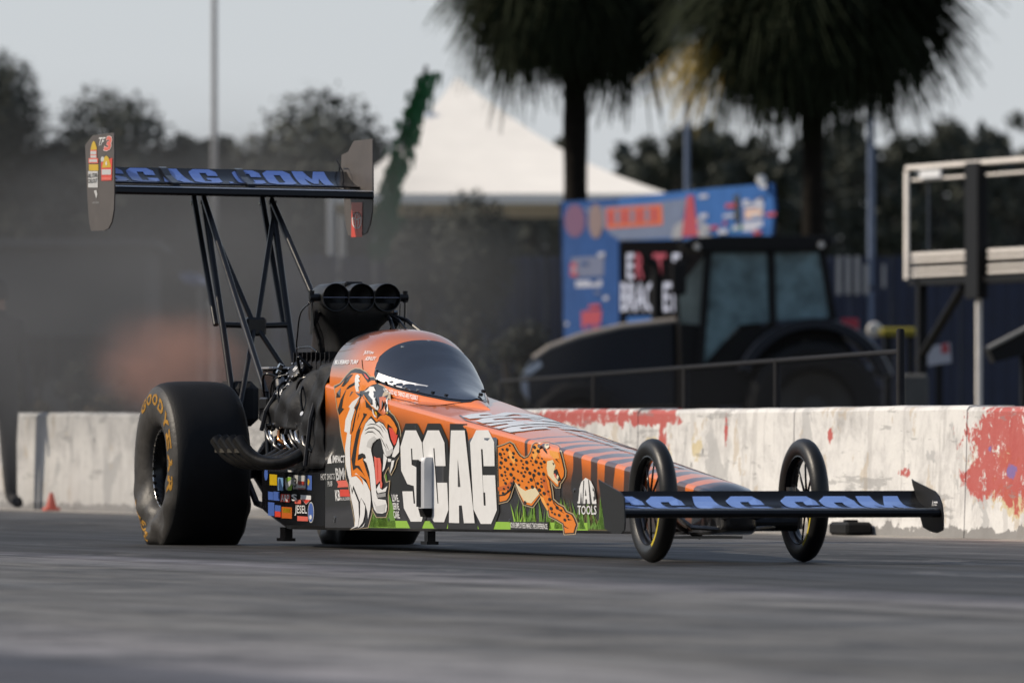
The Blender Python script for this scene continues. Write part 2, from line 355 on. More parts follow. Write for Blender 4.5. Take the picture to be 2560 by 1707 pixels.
    col=mixc(n,l,mathn(n,l,'MULTIPLY',mathn(n,l,'LESS_THAN',vo.outputs['Distance'],.05),.75),col,(.13,.13,.13))
    l.new(col,b.inputs['Base Color']); b.inputs['Roughness'].default_value=.85
    bp=n.new('ShaderNodeBump'); bp.inputs['Strength'].default_value=.5; bp.inputs['Distance'].default_value=.008
    l.new(mathn(n,l,'ADD',n3,mathn(n,l,'MULTIPLY',jag,.8)),bp.inputs['Height']); l.new(bp.outputs[0],b.inputs['Normal'])
    return m
M_wall=wall_material()
wall=thing('concrete_barrier','long white painted concrete barrier with peeling red paint behind the dragster','barrier',(-20,4.75,0))
rng=random.Random(5)
x=-66.0; k=0
cuts=[-66]
while cuts[-1]<16: cuts.append(cuts[-1]+3.05)
WALLH=.735
for a,b_ in zip(cuts,cuts[1:]):
    mb=MB(); nseg=10; h0=WALLH+rng.uniform(-.006,.006); h1=WALLH+rng.uniform(-.006,.006); rings=[]
    for i in range(nseg+1):
        xx=lerp(a+.006,b_-.006,i/nseg); h=lerp(h0,h1,i/nseg)+rng.uniform(-.004,.004); d=rng.uniform(-.003,.003)
        rings.append([(xx,4.50+d,0),(xx,4.515+d,h*.6),(xx,4.52+d,h-.025),(xx,4.535+d,h-.006),(xx,4.56,h),(xx,4.80,h),(xx,4.83,h-.02),(xx,4.85,0)])
    mb.loft(rings); mb.build('wall_section',M_wall,wall)
rebase(wall)
# ================================================================== the dragster
car=thing('dragster','long orange and black dragster with high rear wing and three-barrel intake','race car')
ZB=lambda x: .096+.005*(x-2)                      # underside
def W(x): return .33-.0396*(x-2.2)                # half width of the flat sides
def ZD(x): return .745-.0905*(x-3.1)              # height of the shoulder crease
RS=.022
def body_hw(x,z):
    if x<2.04:                                    # engine belly panel
        if x<.70 or z>.405: return -1
        return .334-.03*(2.04-x)
    if x>7.80: return -1
    w=W(x); zd=ZD(x)
    if x<2.12 and z>.47: return -1
    nose=1.0
    if x>7.55: nose=math.sqrt(max(0,1-((x-7.55)/.25)**2)); zd=lerp(.22,zd,.35+.65*nose); w=w*(.55+.45*nose)
    if z<=zd-RS: return w
    if z<=zd: return w-RS+math.sqrt(max(0,RS*RS-(z-zd+RS)**2))
    if z<=zd+.022: return (w-RS)*math.sqrt(max(0,1-(z-zd)/.022))
    return -1
def deck(x,y):
    w=W(x)-RS; zd=ZD(x); u=min(1,abs(y)/w); return zd+.022*(1-u*u)
CZ=[(2.12,1.107),(2.3,1.110),(2.5,1.095),(2.68,1.048),(2.82,.985),(3.0,.905),(3.3,.812),(3.6,.755),(3.86,.700)]
def CW(x):
    if x<=2.4: return W(x)-.004
    u=(x-2.4)/1.46
    return (W(2.4)-.004)*max(0,1-u**1.6) if u<1 else 0
def CP(x): return 2.4 if x<2.5 else 2.4-.7*min(1,(x-2.5)/.7)
def CB(x): return ZD(x)-.012 if x<3.0 else ZD(x)-.012   # base of canopy
def can_hw(x,z):
    if x<2.12 or x>3.85: return -1
    zb=CB(x); zc=smoothp(CZ,x)
    if z<zb or z>zc: return -1
    u=(z-zb)/(zc-zb); p=CP(x)
    return CW(x)*max(0,1-u**p)**(1/p)
def hw(x,z): return max(body_hw(x,z),can_hw(x,z))
def hit_side(nx,ny):
    "photo pixel -> point on the near flank of the body"
    r=ray(nx/KD,ny/KD); t0=(-.5-CAM.y)/r.y; t1=(.12-CAM.y)/r.y; N=160; pt=t0
    for i in range(1,N+1):
        t=lerp(t0,t1,i/N); p=CAM+r*t
        if -p.y<=hw(p.x,p.z):
            a,b_=pt,t
            for _ in range(18):
                c=(a+b_)/2; q=CAM+r*c
                if -q.y<=hw(q.x,q.z): b_=c
                else: a=c
            return CAM+r*b_
        pt=t
    return None
def hit_plane(nx,ny):
    r=ray(nx/KD,ny/KD); a=.33+.0396*2.2; bb=.0396
    t=(-(a-bb*CAM.x)-CAM.y)/(r.y-bb*r.x); return CAM+r*t

# ---- body paint: orange fading to charcoal, tiger stripes towards the nose
def paint_material():
    m,n,l,b=newmat('fade paint')
    tc=n.new('ShaderNodeTexCoord'); P=tc.outputs['Object']; sep=n.new('ShaderNodeSeparateXYZ'); l.new(P,sep.inputs[0]); X,Y,Z=sep.outputs
    # t: height relative to the shoulder crease
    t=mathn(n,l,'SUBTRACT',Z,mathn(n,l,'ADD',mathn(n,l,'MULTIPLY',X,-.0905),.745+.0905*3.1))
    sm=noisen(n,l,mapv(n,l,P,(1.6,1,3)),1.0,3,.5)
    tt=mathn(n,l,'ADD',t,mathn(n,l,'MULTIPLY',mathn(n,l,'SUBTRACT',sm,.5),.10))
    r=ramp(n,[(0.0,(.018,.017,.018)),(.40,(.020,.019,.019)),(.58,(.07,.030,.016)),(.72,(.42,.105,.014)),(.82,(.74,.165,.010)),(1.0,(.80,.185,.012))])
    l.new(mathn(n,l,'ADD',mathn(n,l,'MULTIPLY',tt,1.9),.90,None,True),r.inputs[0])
    # canopy rear fades to smoke grey
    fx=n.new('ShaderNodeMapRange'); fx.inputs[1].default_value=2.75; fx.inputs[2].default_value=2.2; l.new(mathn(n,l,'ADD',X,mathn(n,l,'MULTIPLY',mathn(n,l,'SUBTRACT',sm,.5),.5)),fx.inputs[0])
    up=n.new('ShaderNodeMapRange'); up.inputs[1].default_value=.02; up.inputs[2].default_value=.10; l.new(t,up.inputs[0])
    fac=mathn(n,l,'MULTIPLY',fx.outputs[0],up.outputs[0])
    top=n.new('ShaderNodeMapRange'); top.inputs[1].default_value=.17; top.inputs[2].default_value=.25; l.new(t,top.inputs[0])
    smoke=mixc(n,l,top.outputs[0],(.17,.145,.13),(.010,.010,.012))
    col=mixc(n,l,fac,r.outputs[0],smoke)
    # stripes
    dn=noisen(n,l,mapv(n,l,P,(3.2,3.2,1.2)),1.0,3,.55)
    ph=mathn(n,l,'ADD',mathn(n,l,'MULTIPLY',X,27.0),mathn(n,l,'ADD',mathn(n,l,'MULTIPLY',dn,7.5),mathn(n,l,'MULTIPLY',Y,-12.0)))
    sn=mathn(n,l,'SINE',ph)
    ramp_x=n.new('ShaderNodeMapRange'); ramp_x.inputs[1].default_value=5.05; ramp_x.inputs[2].default_value=5.7; l.new(X,ramp_x.inputs[0])
    thr=mathn(n,l,'SUBTRACT',1.05,mathn(n,l,'MULTIPLY',ramp_x.outputs[0],1.12))
    stripe=mathn(n,l,'GREATER_THAN',sn,thr)
    col=mixc(n,l,mathn(n,l,'MULTIPLY',stripe,.93),col,(.020,.018,.020))
    nosek=n.new('ShaderNodeMapRange'); nosek.inputs[1].default_value=7.60; nosek.inputs[2].default_value=7.63; l.new(X,nosek.inputs[0])
    col=mixc(n,l,nosek.outputs[0],col,(.014,.014,.016))
    l.new(col,b.inputs['Base Color']); b.inputs['Roughness'].default_value=.30; b.inputs['Coat Weight'].default_value=.8; b.inputs['Coat Roughness'].default_value=.05
    wv=noisen(n,l,mapv(n,l,P,(1.4,4,4)),1.0,2,.4); bp=n.new('ShaderNodeBump'); bp.inputs['Strength'].default_value=.12; bp.inputs['Distance'].default_value=.02
    l.new(wv,bp.inputs['Height']); l.new(bp.outputs[0],b.inputs['Coat Normal'])
    return m
M_paint=paint_material()
# body shell
mb=MB(); rings=[]
xs=[2.06+ (7.55-2.06)*i/44 for i in range(45)]+[7.55+.25*math.sin(a*PI/2/8) for a in range(1,9)]
for x in xs:
    w=W(x); zd=ZD(x); zb=ZB(x); crown=.022
    if x>7.55:
        nose=math.sqrt(max(0,1-((x-7.55)/.25)**2)); zd=lerp(.22,zd,.35+.65*nose); w*=.55+.45*nose; zb=lerp(.17,zb,.3+.7*nose); crown*=nose
    zt=zd
    half=[(0,zb)]+[(w*.6,zb),(w-.012,zb),(w,zb+.012)]+[(w,lerp(zb+.012,zt-RS,k/8)) for k in range(1,8)]
    half+=[(w-RS+RS*math.cos(a),zt-RS+RS*math.sin(a)) for a in [PI/2*k/5 for k in range(6)]]
    half+=[((w-RS)*(1-k/6),zt+crown*(1-(1-k/6)**2)) for k in range(1,7)]
    ring=[(x,-y,z) for y,z in half]+[(x,y,z) for y,z in reversed(half[1:-1])]
    rings.append(ring)
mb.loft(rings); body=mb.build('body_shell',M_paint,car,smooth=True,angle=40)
# seams of the removable panels: thin dark grooves
mb=MB()
for x in (4.55,5.66,):
    pts=[(x,-W(x)-.0008,z) for z in [lerp(ZB(x)+.015,ZD(x)-RS,k/8) for k in range(9)]]
    mb.tube(pts,.0016,4)
mb.build('panel_seam',M_black,body)['kind']='stuff'
# dzus fasteners
mb=MB()
for (nx,ny) in [(1040,1068),(1062,1170),(1010,1105),(900,1073),(1268,1164),(1275,1301),(974,1298),(1436,1225),(838,1294),(837,1302),(885,1294),(970,1098)]:
    p=hit_side(nx,ny)
    if p: mb.cyl(p+Vector((0,.004,0)),p+Vector((0,-.0045,0)),.0085,10)
mb.build('fastener',M_chrome,body)['kind']='stuff'
# engine belly panel
mb=MB(); rings=[]
for x in [.70,.74,.9,1.2,1.6,1.95,2.05]:
    h=.334-.03*(2.04-x); zb=interp([(.70,.175),(1.18,.092),(2.1,.096)],x); zt=.405
    half=[(0,zb),(h*.7,zb),(h-.02,zb),(h,zb+.02),(h,zt-.02),(h-.02,zt),(0,zt)]
    rings.append([(x,-y,z) for y,z in half]+[(x,y,z) for y,z in reversed(half[1:-1])])
mb.loft(rings); belly=mb.build('belly_panel',M_black,car,smooth=True,angle=35)
# canopy
mb=MB(); rings=[]; NA=48
def can_ring(x):
    zb=CB(x)-.03; zc=smoothp(CZ,x); cw=CW(x); ring=[]
    p=CP(x); zb0=CB(x)
    for k in range(NA+1):
        a=PI*k/NA; c=math.cos(a); s=math.sin(a)
        y=-cw*math.copysign(abs(c)**(2/p),c); z=zb0+(zc-zb0)*(abs(s)**(2/p))
        ring.append((x,y,z))
    return [(x,ring[0][1],zb)]+ring+[(x,ring[-1][1],zb)]
for x in [2.12+(3.82-2.12)*i/60 for i in range(61)]+[3.84,3.85]: rings.append(can_ring(x))
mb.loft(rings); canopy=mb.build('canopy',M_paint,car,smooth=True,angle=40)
# dark bulkhead seen behind the driver's shell
# windscreen
def tint_material():
    m,n,l,b=newmat('tinted windscreen')
    b.inputs['Base Color'].default_value=(.016,.019,.028,1); b.inputs['Roughness'].default_value=.06; b.inputs['IOR'].default_value=1.5; b.inputs['Specular IOR Level'].default_value=1.0
    b.inputs['Coat Roughness'].default_value=.03; b.inputs['Coat IOR'].default_value=1.7
    tc=n.new('ShaderNodeTexCoord'); f=noisen(n,l,mapv(n,l,tc.outputs['Object'],(2.0,3,6)),1.0,3,.5)
    bp=n.new('ShaderNodeBump'); bp.inputs['Strength'].default_value=.25; bp.inputs['Distance'].default_value=.02; l.new(f,bp.inputs['Height']); l.new(bp.outputs[0],b.inputs['Normal'])
    return m
M_tint=tint_material()
ZLO=[(2.685,.975),(2.700,.935),(2.725,.890),(2.768,.853),(2.85,.836),(2.98,.813),(3.108,.796),(3.233,.779),(3.45,.7545),(3.58,.746),(3.63,.747)]
def screen(name,m,grow,eps,parent,xr=(2.685,3.62)):
    mb=MB(); mb.sm=True; NX=60; NT=24
    for sgn in (-1,1):
        rows=[]
        for i in range(NX+1):
            x=lerp(xr[0],xr[1],i/NX); zc=smoothp(CZ,x)
            lo=interp(ZLO,x)-grow; up=zc
            up=min(up,zc); lo=min(lo,up-.004); row=[]
            for k in range(NT+1):
                u=1-(1-k/NT)**2; z=lerp(lo,up,u); y=max(0,can_hw(x,min(z,zc-1e-5))) if z<zc-1e-5 else 0
                # push out along the approximate normal
                nrm=Vector((.35, sgn*(y/.3+.3*(1-k/NT)), .30+.9*(k/NT)**3)).normalized()
                row.append(Vector((x,sgn*y,z))+nrm*eps)
            rows.append(mb.addv(row))
        for a,b_ in zip(rows,rows[1:]):
            for k in range(NT): mb.face((a+k,a+k+1,b_+k+1,b_+k))
    return mb.build(name,m,parent)
screen('windscreen_trim',M_black,.010,.0020,canopy,(2.676,3.635))
ws=screen('windscreen',M_tint,0,.0055,car)
# screen edge strip and its fasteners
mb=MB(); strip=[]; 
for x in [2.77,2.82,2.88,2.95,3.02,3.10,3.18]:
    z0=interp(ZLO,x)+.003; z1=z0+.028
    strip.append([Vector((x,-can_hw(x,z0)-.0075,z0)),Vector((x,-can_hw(x,z1)-.0075,z1+.003)),Vector((x,-can_hw(x,z1)-.005,z1+.003)),Vector((x,-can_hw(x,z0)-.005,z0))])
mb.loft(strip); mb.build('screen_strip',M_alu,ws)
mbd=MB(); mbc=MB()
for i,(zx,zy) in enumerate([(950,1147),(1045,1168),(1135,1190),(1255,1215),(1380,1240),(1535,1270),(1675,1298),(2035,1288),(2063,1252),(1215,790),(1490,728),(945,1030)]):
    p=hit_side(720+zx*.2381,680+zy*.2381)
    if p:
        q=mbd if i in (0,1,5,6,7,8) else mbc
        q.cyl(p+Vector((0,.002,0)),p+Vector((.004,-.014,.002)),.0085 if q is mbd else .006,10)
mbd.build('screen_bolt',M_black,ws)['kind']='stuff'; mbc.build('screen_rivet',M_chrome,ws)['kind']='stuff'
# canopy seams
mb=MB(); 
sp=[hit_side(820+a*.1403,900+b_*.1403) for a,b_ in [(610,0),(618,100),(640,240),(690,420),(720,500),(760,560),(850,595),(1000,630),(1200,680),(1400,730),(1568,772)]]
sp+=[hit_side(720+a*.2381,680+b_*.2381) for a,b_ in [(1350,1385),(1480,1410),(1600,1400),(1750,1380),(1900,1365)]]
sp=[p+Vector((0,-.0015,0)) for p in sp if p]
mb.tube(sp,.0022,5); mb.build('canopy_seam',M_black,canopy)

# ------------------------------------------------------------------ printed artwork laid on the body
class Art:
    def __init__(s,hit=hit_side): s.v=[];s.f=[];s.m=[];s.mats=[];s.hit=hit
    def mi(s,m):
        if m not in s.mats: s.mats.append(m)
        return s.mats.index(m)
    def surf(s,x,z,eps):
        h=hw(x,z)
        return Vector((x,-max(h,.02)-eps,z))
    def poly2(s,pts,m,layer,grid=.05):
        "pts in (x,z)"
        es=[(i,(i+1)%len(pts)) for i in range(len(pts))]
        xs=[p[0] for p in pts]; zs=[p[1] for p in pts]; extra=[]
        gx=math.floor(min(xs)/grid)*grid
        while gx<max(xs):
            gz=math.floor(min(zs)/grid)*grid
            while gz<max(zs): extra.append(Vector((gx+.0031,gz+.0017))); gz+=grid
            gx+=grid
        try: r=delaunay_2d_cdt([Vector(p) for p in pts]+extra,es,[],1,1e-6)
        except Exception: return
        vs,_,fs=r[0],r[1],r[2]
        # keep triangles whose centre is inside the outline
        def inside(px,pz):
            c=False; j=len(pts)-1
            for i in range(len(pts)):
                if (pts[i][1]>pz)!=(pts[j][1]>pz) and px<(pts[j][0]-pts[i][0])*(pz-pts[i][1])/(pts[j][1]-pts[i][1])+pts[i][0]: c=not c
                j=i
            return c
        eps=.0015+.0011*layer; i0=len(s.v); s.v+=[tuple(s.surf(p.x,p.y,eps)) for p in vs]; k=s.mi(m)
        for f in fs:
            cx=sum(vs[i].x for i in f)/3; cz=sum(vs[i].y for i in f)/3
            if inside(cx,cz): s.f.append([i0+i for i in f]); s.m.append(k)
    def px(s,pts,T,m,layer,grid=.05):
        ox,oy,sc=T; q=[]
        for a,b_ in pts:
            p=s.hit(ox+a*sc,oy+b_*sc)
            if p is not None: q.append((p.x,p.z))
        if len(q)>2: s.poly2(q,m,layer,grid)
    def text(s,txt,quad,T,m,layer,bold=.0,shear=0):
        "quad: top-left, top-right, bottom-right, bottom-left in pixels"
        ox,oy,sc=T; me=text_mesh(txt,bold,shear); eps=.0015+.0011*layer; i0=len(s.v); k=s.mi(m)
        q=[Vector((ox+a*sc,oy+b_*sc)) for a,b_ in quad]; good=True; pts=[]
        for v in me[0]:
            u,w_=v; p=q[3].lerp(q[2],u).lerp(q[0].lerp(q[1],u),w_); h=s.hit(p.x,p.y)
            if h is None: return
            pts.append(tuple(s.surf(h.x,h.z,eps)) if s.hit is hit_side else (h.x,h.y-eps,h.z))
        s.v+=pts
        for f in me[1]: s.f.append([i0+i for i in f]); s.m.append(k)
    def cut(s,name,parent):
        if not s.f: return
        o=s.build(name,parent); s.v=[];s.f=[];s.m=[];s.mats=[]; return o
    def build(s,name,parent):
        mb=MB(); mb.v=s.v; mb.f=[tuple(f) for f in s.f]; mb.m=s.m; mb.smooth=[True]*len(s.f)
        return mb.build(name,s.mats,parent,fix=False)
TXT={}
def text_mesh(txt,bold=0,shear=0):
    key=(txt,bold,shear)
    if key in TXT: return TXT[key]
    cu=bpy.data.curves.new('t','FONT'); cu.body=txt; cu.offset=bold*.45; cu.shear=shear; cu.resolution_u=2; cu.align_x='LEFT'
    ob=bpy.data.objects.new('t',cu); C.objects.link(ob); dg=bpy.context.evaluated_depsgraph_get(); dg.update()
    me=bpy.data.meshes.new_from_object(ob.evaluated_get(dg)); V=[(v.co.x,v.co.y) for v in me.vertices]; F=[tuple(p.vertices) for p in me.polygons]
    bpy.data.objects.remove(ob); bpy.data.curves.remove(cu); bpy.data.meshes.remove(me)
    x0=min(v[0] for v in V); x1=max(v[0] for v in V); y0=min(v[1] for v in V); y1=max(v[1] for v in V)
    TXT[key]=([((a-x0)/(x1-x0),(b_-y0)/(y1-y0)) for a,b_ in V],F); return TXT[key]
def offs(pts,d):
    "grow a polygon outward by d"
    n=len(pts); A=sum(pts[i][0]*pts[(i+1)%n][1]-pts[(i+1)%n][0]*pts[i][1] for i in range(n)); sg=1 if A>0 else -1; out=[]
    for i in range(n):
        p=Vector(pts[i-1]); c=Vector(pts[i]); q=Vector(pts[(i+1)%n]); e1=(c-p); e2=(q-c)
        if e1.length<1e-6 or e2.length<1e-6: out.append(pts[i]); continue
        n1=Vector((e1.y,-e1.x)).normalized()*sg; n2=Vector((e2.y,-e2.x)).normalized()*sg; b_=(n1+n2)
        if b_.length<.25: b_=n1
        b_.normalize(); k=d/max(.5,b_.dot(n1)); out.append((c.x+b_.x*k,c.y+b_.y*k))
    return out
def rectq(x0,y0,x1,y1): return [(x0,y0),(x1,y0),(x1,y1),(x0,y1)]
TA=(820,900,.1403); TC=(980,1040,300/1568); TD=(1220,1080,300/1742)
# grass along the sill
g=Art(); rng=random.Random(3)
def strip(x0,x1,z0f,z1f,m,layer):
    pts=[(x0+(x1-x0)*i/20,ZB(x0+(x1-x0)*i/20)+z0f) for i in range(21)]+[(x0+(x1-x0)*i/20,ZB(x0+(x1-x0)*i/20)+z1f) for i in range(20,-1,-1)]
    g.poly2(pts,m,layer,.2)
strip(2.72,6.05,.014,.050,V_green,1); strip(6.05,6.42,.014,.030,V_olive,0)
for i in range(170):
    x=rng.uniform(2.75,3.05) if i<50 else rng.uniform(5.0,6.4); h=rng.uniform(.05,.16)*(1.25 if x<3.1 else 1.0); dx=rng.uniform(-.12,.12); b_=rng.uniform(.012,.03); z=ZB(x)+.02
    m=rng.choice([V_green,V_green2,V_green2,V_olive] if x<5.9 else [V_olive,V_green2])
    g.poly2([(x-b_,z),(x+b_,z),(x+b_*.4+dx*.5,z+h*.6),(x+dx,z+h)],m,0 if m is V_olive else 1,.5)
g.poly2([(2.78,.115),(3.2,.118),(3.18,.20),(3.10,.28),(3.04,.40),(3.0,.30),(2.96,.36),(2.9,.24),(2.84,.2)],V_green2,1,.3)
g.build('grass_graphic',body)
# tiger
t=Art()
SIL=[(128,465),(230,420),(330,290),(420,190),(500,152),(590,160),(690,222),(760,305),(830,305),(865,350),(900,425),(1000,470),(1110,600),(1115,700),(1110,930),(1180,990),(1260,1130),(1295,1260),(1305,1400),(1315,1530),(1300,1677),(1235,1787),(1200,1917),(1140,2030),(1112,1960),(1100,1890),(1050,1960),(1008,2060),(1045,2185),(1105,2160),(1100,2237),(1080,2400),(1085,2650),(1040,2790),(880,2790),(820,2680),(800,2600),(790,2730),(720,2975),(430,3010),(500,2975),(490,2840),(430,2510),(380,2200),(335,2100),(330,1677),(300,1557),(255,1350),(240,1250),(215,1000),(180,850),(150,620)]
t.px(offs(SIL,15),TA,V_tan,2); t.px(SIL,TA,V_blk,3)
O1=[(140,505),(250,435),(360,300),(440,235),(510,228),(620,245),(660,300),(730,400),(800,360),(868,365),(888,420),(810,440),(720,490),(630,580),(700,680),(790,800),(850,870),(900,1000),(880,1100),(800,1005),(700,1110),(640,1260),(600,1400),(578,1667),(548,1787),(650,1735),(640,1790),(720,1950),(770,2150),(775,2330),(700,2130),(600,2060),(440,2060),(330,1677),(300,1557),(260,1350),(215,1050),(170,700),(150,610)]
t.px(O1,TA,V_orange,4)
W1=[(600,640),(490,850),(505,880),(440,1100),(415,1310),(440,1330),(420,1568),(420,1700),(430,1900),(440,2060),(530,2010),(640,2110),(720,2200),(780,2340),(790,2500),(780,2650),(740,2830),(730,2700),(690,2560),(620,2450),(600,2530),(480,2230),(460,2330),(380,2050),(340,1850),(330,1568),(370,1290),(318,1270),(340,1060),(420,860),(395,830),(460,740)]
for Q in ([(350,510),(300,650),(270,850),(310,865),(218,980),(195,880),(250,700)],[(175,590),(255,490),(240,660),(170,670)],[(500,390),(400,450),(340,520),(380,510),(500,440)],
          [(330,330),(260,470),(300,470),(380,380),(470,250),(420,260)],[(500,560),(610,590),(590,640),(550,620)],[(480,560),(400,650),(440,560)],
          [(605,640),(560,760),(500,850),(520,900),(480,1080),(430,1320),(470,1250),(510,1040),(540,900),(590,760)],[(605,740),(570,980),(535,1090),(590,870)],
          [(625,620),(720,750),(830,870),(900,920),(945,980),(900,1000),(840,900),(760,860),(700,840),(690,740)],[(635,760),(650,940),(720,960),(620,1120),(560,1270),(610,1190),(560,1420),(535,1560),(500,1870),(580,1880),(690,2080),(640,2010),(540,1910),(470,1960),(440,1760),(480,1530),(530,1290),(600,1120),(655,1000)],
          [(640,1250),(690,1120),(790,990),(870,1080),(880,1120),(800,1020),(700,1130)],[(560,1690),(620,1650),(690,1670),(710,1740),(640,1770),(660,1735),(600,1735),(550,1790)],
          [(650,1790),(760,1990),(800,2200),(785,2330),(760,2120),(700,1950)],[(650,200),(700,240),(760,310),(740,400),(690,320)],[(720,870),(790,870),(820,930),(780,890)]):
    t.px(Q,TA,V_blk,5)
t.px([(660,235),(690,250),(750,325),(745,345),(700,310)],TA,V_red,6)
t.px(W1,TA,V_white,6)
for Q in ([(400,2100),(460,2390),(480,2300),(570,2530),(580,2800),(560,2960),(430,3005),(500,2960),(510,2850),(480,2640),(430,2420)],[(600,2540),(625,2460),(690,2600),(680,2750),(650,2880),(590,2960),(560,2985),(600,2750)],[(690,2890),(640,2960),(580,2998),(660,2960)],
          [(520,270),(560,250),(600,300),(570,320),(600,380),(565,390),(590,460),(565,470),(580,560),(530,560),(508,480),(505,340)],
          [(640,580),(720,530),(770,470),(840,470),(900,600),(860,700),(930,840),(920,890),(880,880),(840,840),(780,800),(830,790),(800,680),(720,600)],
          [(1090,640),(1108,640),(1085,720),(1100,900),(1075,920),(1060,720)]): t.px(Q,TA,V_white,6)
t.px([(440,2080),(530,2060),(600,2130),(660,2230),(640,2120),(560,2040),(470,2020)],TA,V_orange,7)
t.px([(910,600),(1080,620),(1060,700),(1070,950),(1000,985),(910,910),(950,850),(945,700)],TA,V_dkor,6)
for Q in ([(870,600),(890,600),(885,700),(910,800),(895,850),(875,760)],[(720,580),(820,700),(825,790),(800,800),(795,720)],[(990,690),(1010,760),(1000,870),(950,920),(985,860)],[(1030,690),(1060,780),(1060,960),(1040,850)]): t.px(Q,TA,V_blk,7)
t.px([(890,1070),(960,990),(1060,970),(1130,1010),(1200,1100),(1260,1220),(1240,1330),(1170,1200),(1090,1130),(1080,1240),(1020,1120),(940,1080),(890,1100)],TA,V_orange,6)
t.px([(900,1075),(960,1035),(1030,1080),(1080,1180),(1030,1115),(950,1075)],TA,V_dkor,7)
t.px([(1110,1200),(1170,1210),(1250,1330),(1270,1330),(1240,1480),(1205,1520),(1150,1400)],TA,V_red,6)
MUZ=[(800,1035),(850,1090),(880,1130),(940,1095),(1010,1140),(1090,1250),(1130,1420),(1190,1550),(1180,1640),(1140,1700),(1080,1715),(1040,1680),(1010,1580),(980,1430),(960,1390),(900,1410),(830,1480),(800,1568),(800,1620),(830,1750),(860,1950),(880,2200),(890,2350),(920,2470),(1060,2490),(1085,2600),(1070,2700),(1000,2730),(900,2720),(850,2650),(820,2500),(800,2300),(770,2000),(720,1830),(660,1770),(710,1740),(690,1680),(640,1655),(580,1680),(585,1568),(620,1350),(700,1130),(760,1060)]
t.px(MUZ,TA,V_white,7)
t.px([(780,1400),(860,1350),(900,1390),(830,1470),(790,1568),(720,1540),(740,1450)],TA,V_lgrey,8); t.px([(840,2500),(900,2600),(1060,2560),(1040,2700),(900,2700)],TA,V_lgrey,8); t.px([(1040,1560),(1100,1620),(1180,1570),(1150,1690),(1080,1700)],TA,V_lgrey,8)
for Q in ([(720,1160),(800,1130),(880,1135),(970,1190),(1030,1300),(960,1200),(880,1150),(800,1145)],[(680,1260),(760,1195),(850,1190),(950,1260),(1030,1400),(940,1280),(850,1210),(770,1215)],[(680,1320),(750,1265),(830,1265),(910,1340),(830,1285),(750,1285)],[(950,1120),(1020,1190),(1090,1300),(1010,1200)],[(960,1350),(1000,1420),(1060,1540),(1090,1600),(1030,1510)],[(1060,1480),(1110,1590),(1120,1600),(1080,1500)]): t.px(Q,TA,V_char,8)
for Q in ([(1290,1370),(1303,1500),(1297,1640),(1220,1730),(1170,1720),(1200,1600),(1250,1500)],[(1020,1660),(1085,1740),(1040,1930),(1000,1990),(1015,1850)],[(1165,1790),(1215,1780),(1190,1900),(1135,2020),(1150,1900)],[(1095,1750),(1160,1760),(1150,1810),(1100,1810)],[(950,2190),(960,2280),(1000,2310),(1090,2240),(1060,2340),(1000,2350),(920,2370),(890,2300)]): t.px(Q,TA,V_white,7)
t.px([(850,1710),(900,1740),(960,1740),(980,1850),(985,2150),(1000,2200),(990,2280),(960,2270),(960,2150),(890,2220),(870,2000)],TA,V_pink,7); t.px([(900,1740),(912,1760),(925,2100),(915,2150)],TA,V_red,8)
t.px([(890,2390),(1060,2360),(1060,2430),(910,2450)],TA,V_grey,7)
t.px([(865,900),(900,930),(915,985),(880,960)],TA,V_yel,8); t.px([(820,870),(835,870),(855,960),(905,1020),(860,1010),(830,940)],TA,V_white,8); t.px([(1075,930),(1105,925),(1100,955),(1075,950)],TA,V_yel,8)
t.build('tiger_graphic',body)
# big block letters
S_=[(190,185),(330,185),(405,345),(425,570),(285,568),(278,422),(262,422),(272,635),(400,700),(420,1200),(412,1340),(400,1375),(260,1375),(170,1200),(150,980),(285,980),(298,1140),(318,1140),(300,910),(215,885),(135,710),(125,400)]
C_=[(480,185),(630,185),(700,345),(715,650),(585,650),(570,418),(555,418),(610,1140),(622,1140),(605,868),(735,868),(752,1220),(695,1383),(565,1380),(505,1300),(430,540),(415,345)]
A_=[(785,185),(965,185),(1095,1395),(955,1395),(928,1165),(890,1165),(893,1395),(760,1390),(760,800)]
G_=[(1115,182),(1275,182),(1350,340),(1355,652),(1213,652),(1200,430),(1178,430),(1215,1165),(1240,1165),(1232,995),(1210,995),(1200,770),(1362,770),(1385,1225),(1310,1405),(1175,1405),(1080,1215),(1035,350)]
s=Art()
for Q in ([(185,95),(340,95),(440,300),(455,1330),(410,1430),(400,1462),(245,1460),(150,1250),(95,720),(100,330)],[(475,95),(640,95),(740,320),(760,700),(775,1250),(720,1470),(560,1462),(530,1400),(400,1250),(390,320)],[(765,98),(990,100),(1130,1480),(740,1470)],[(1130,100),(1330,105),(1385,300),(1410,1250),(1330,1485),(1150,1480),(1050,1250),(1005,330)]): s.px(Q,TC,V_blk,2,.08)
for Q in (S_,C_,A_,G_): s.px(Q,TC,V_white,4,.1)
s.px([(875,560),(910,922),(878,922)],TC,V_char,5)
s.build('side_lettering',body)
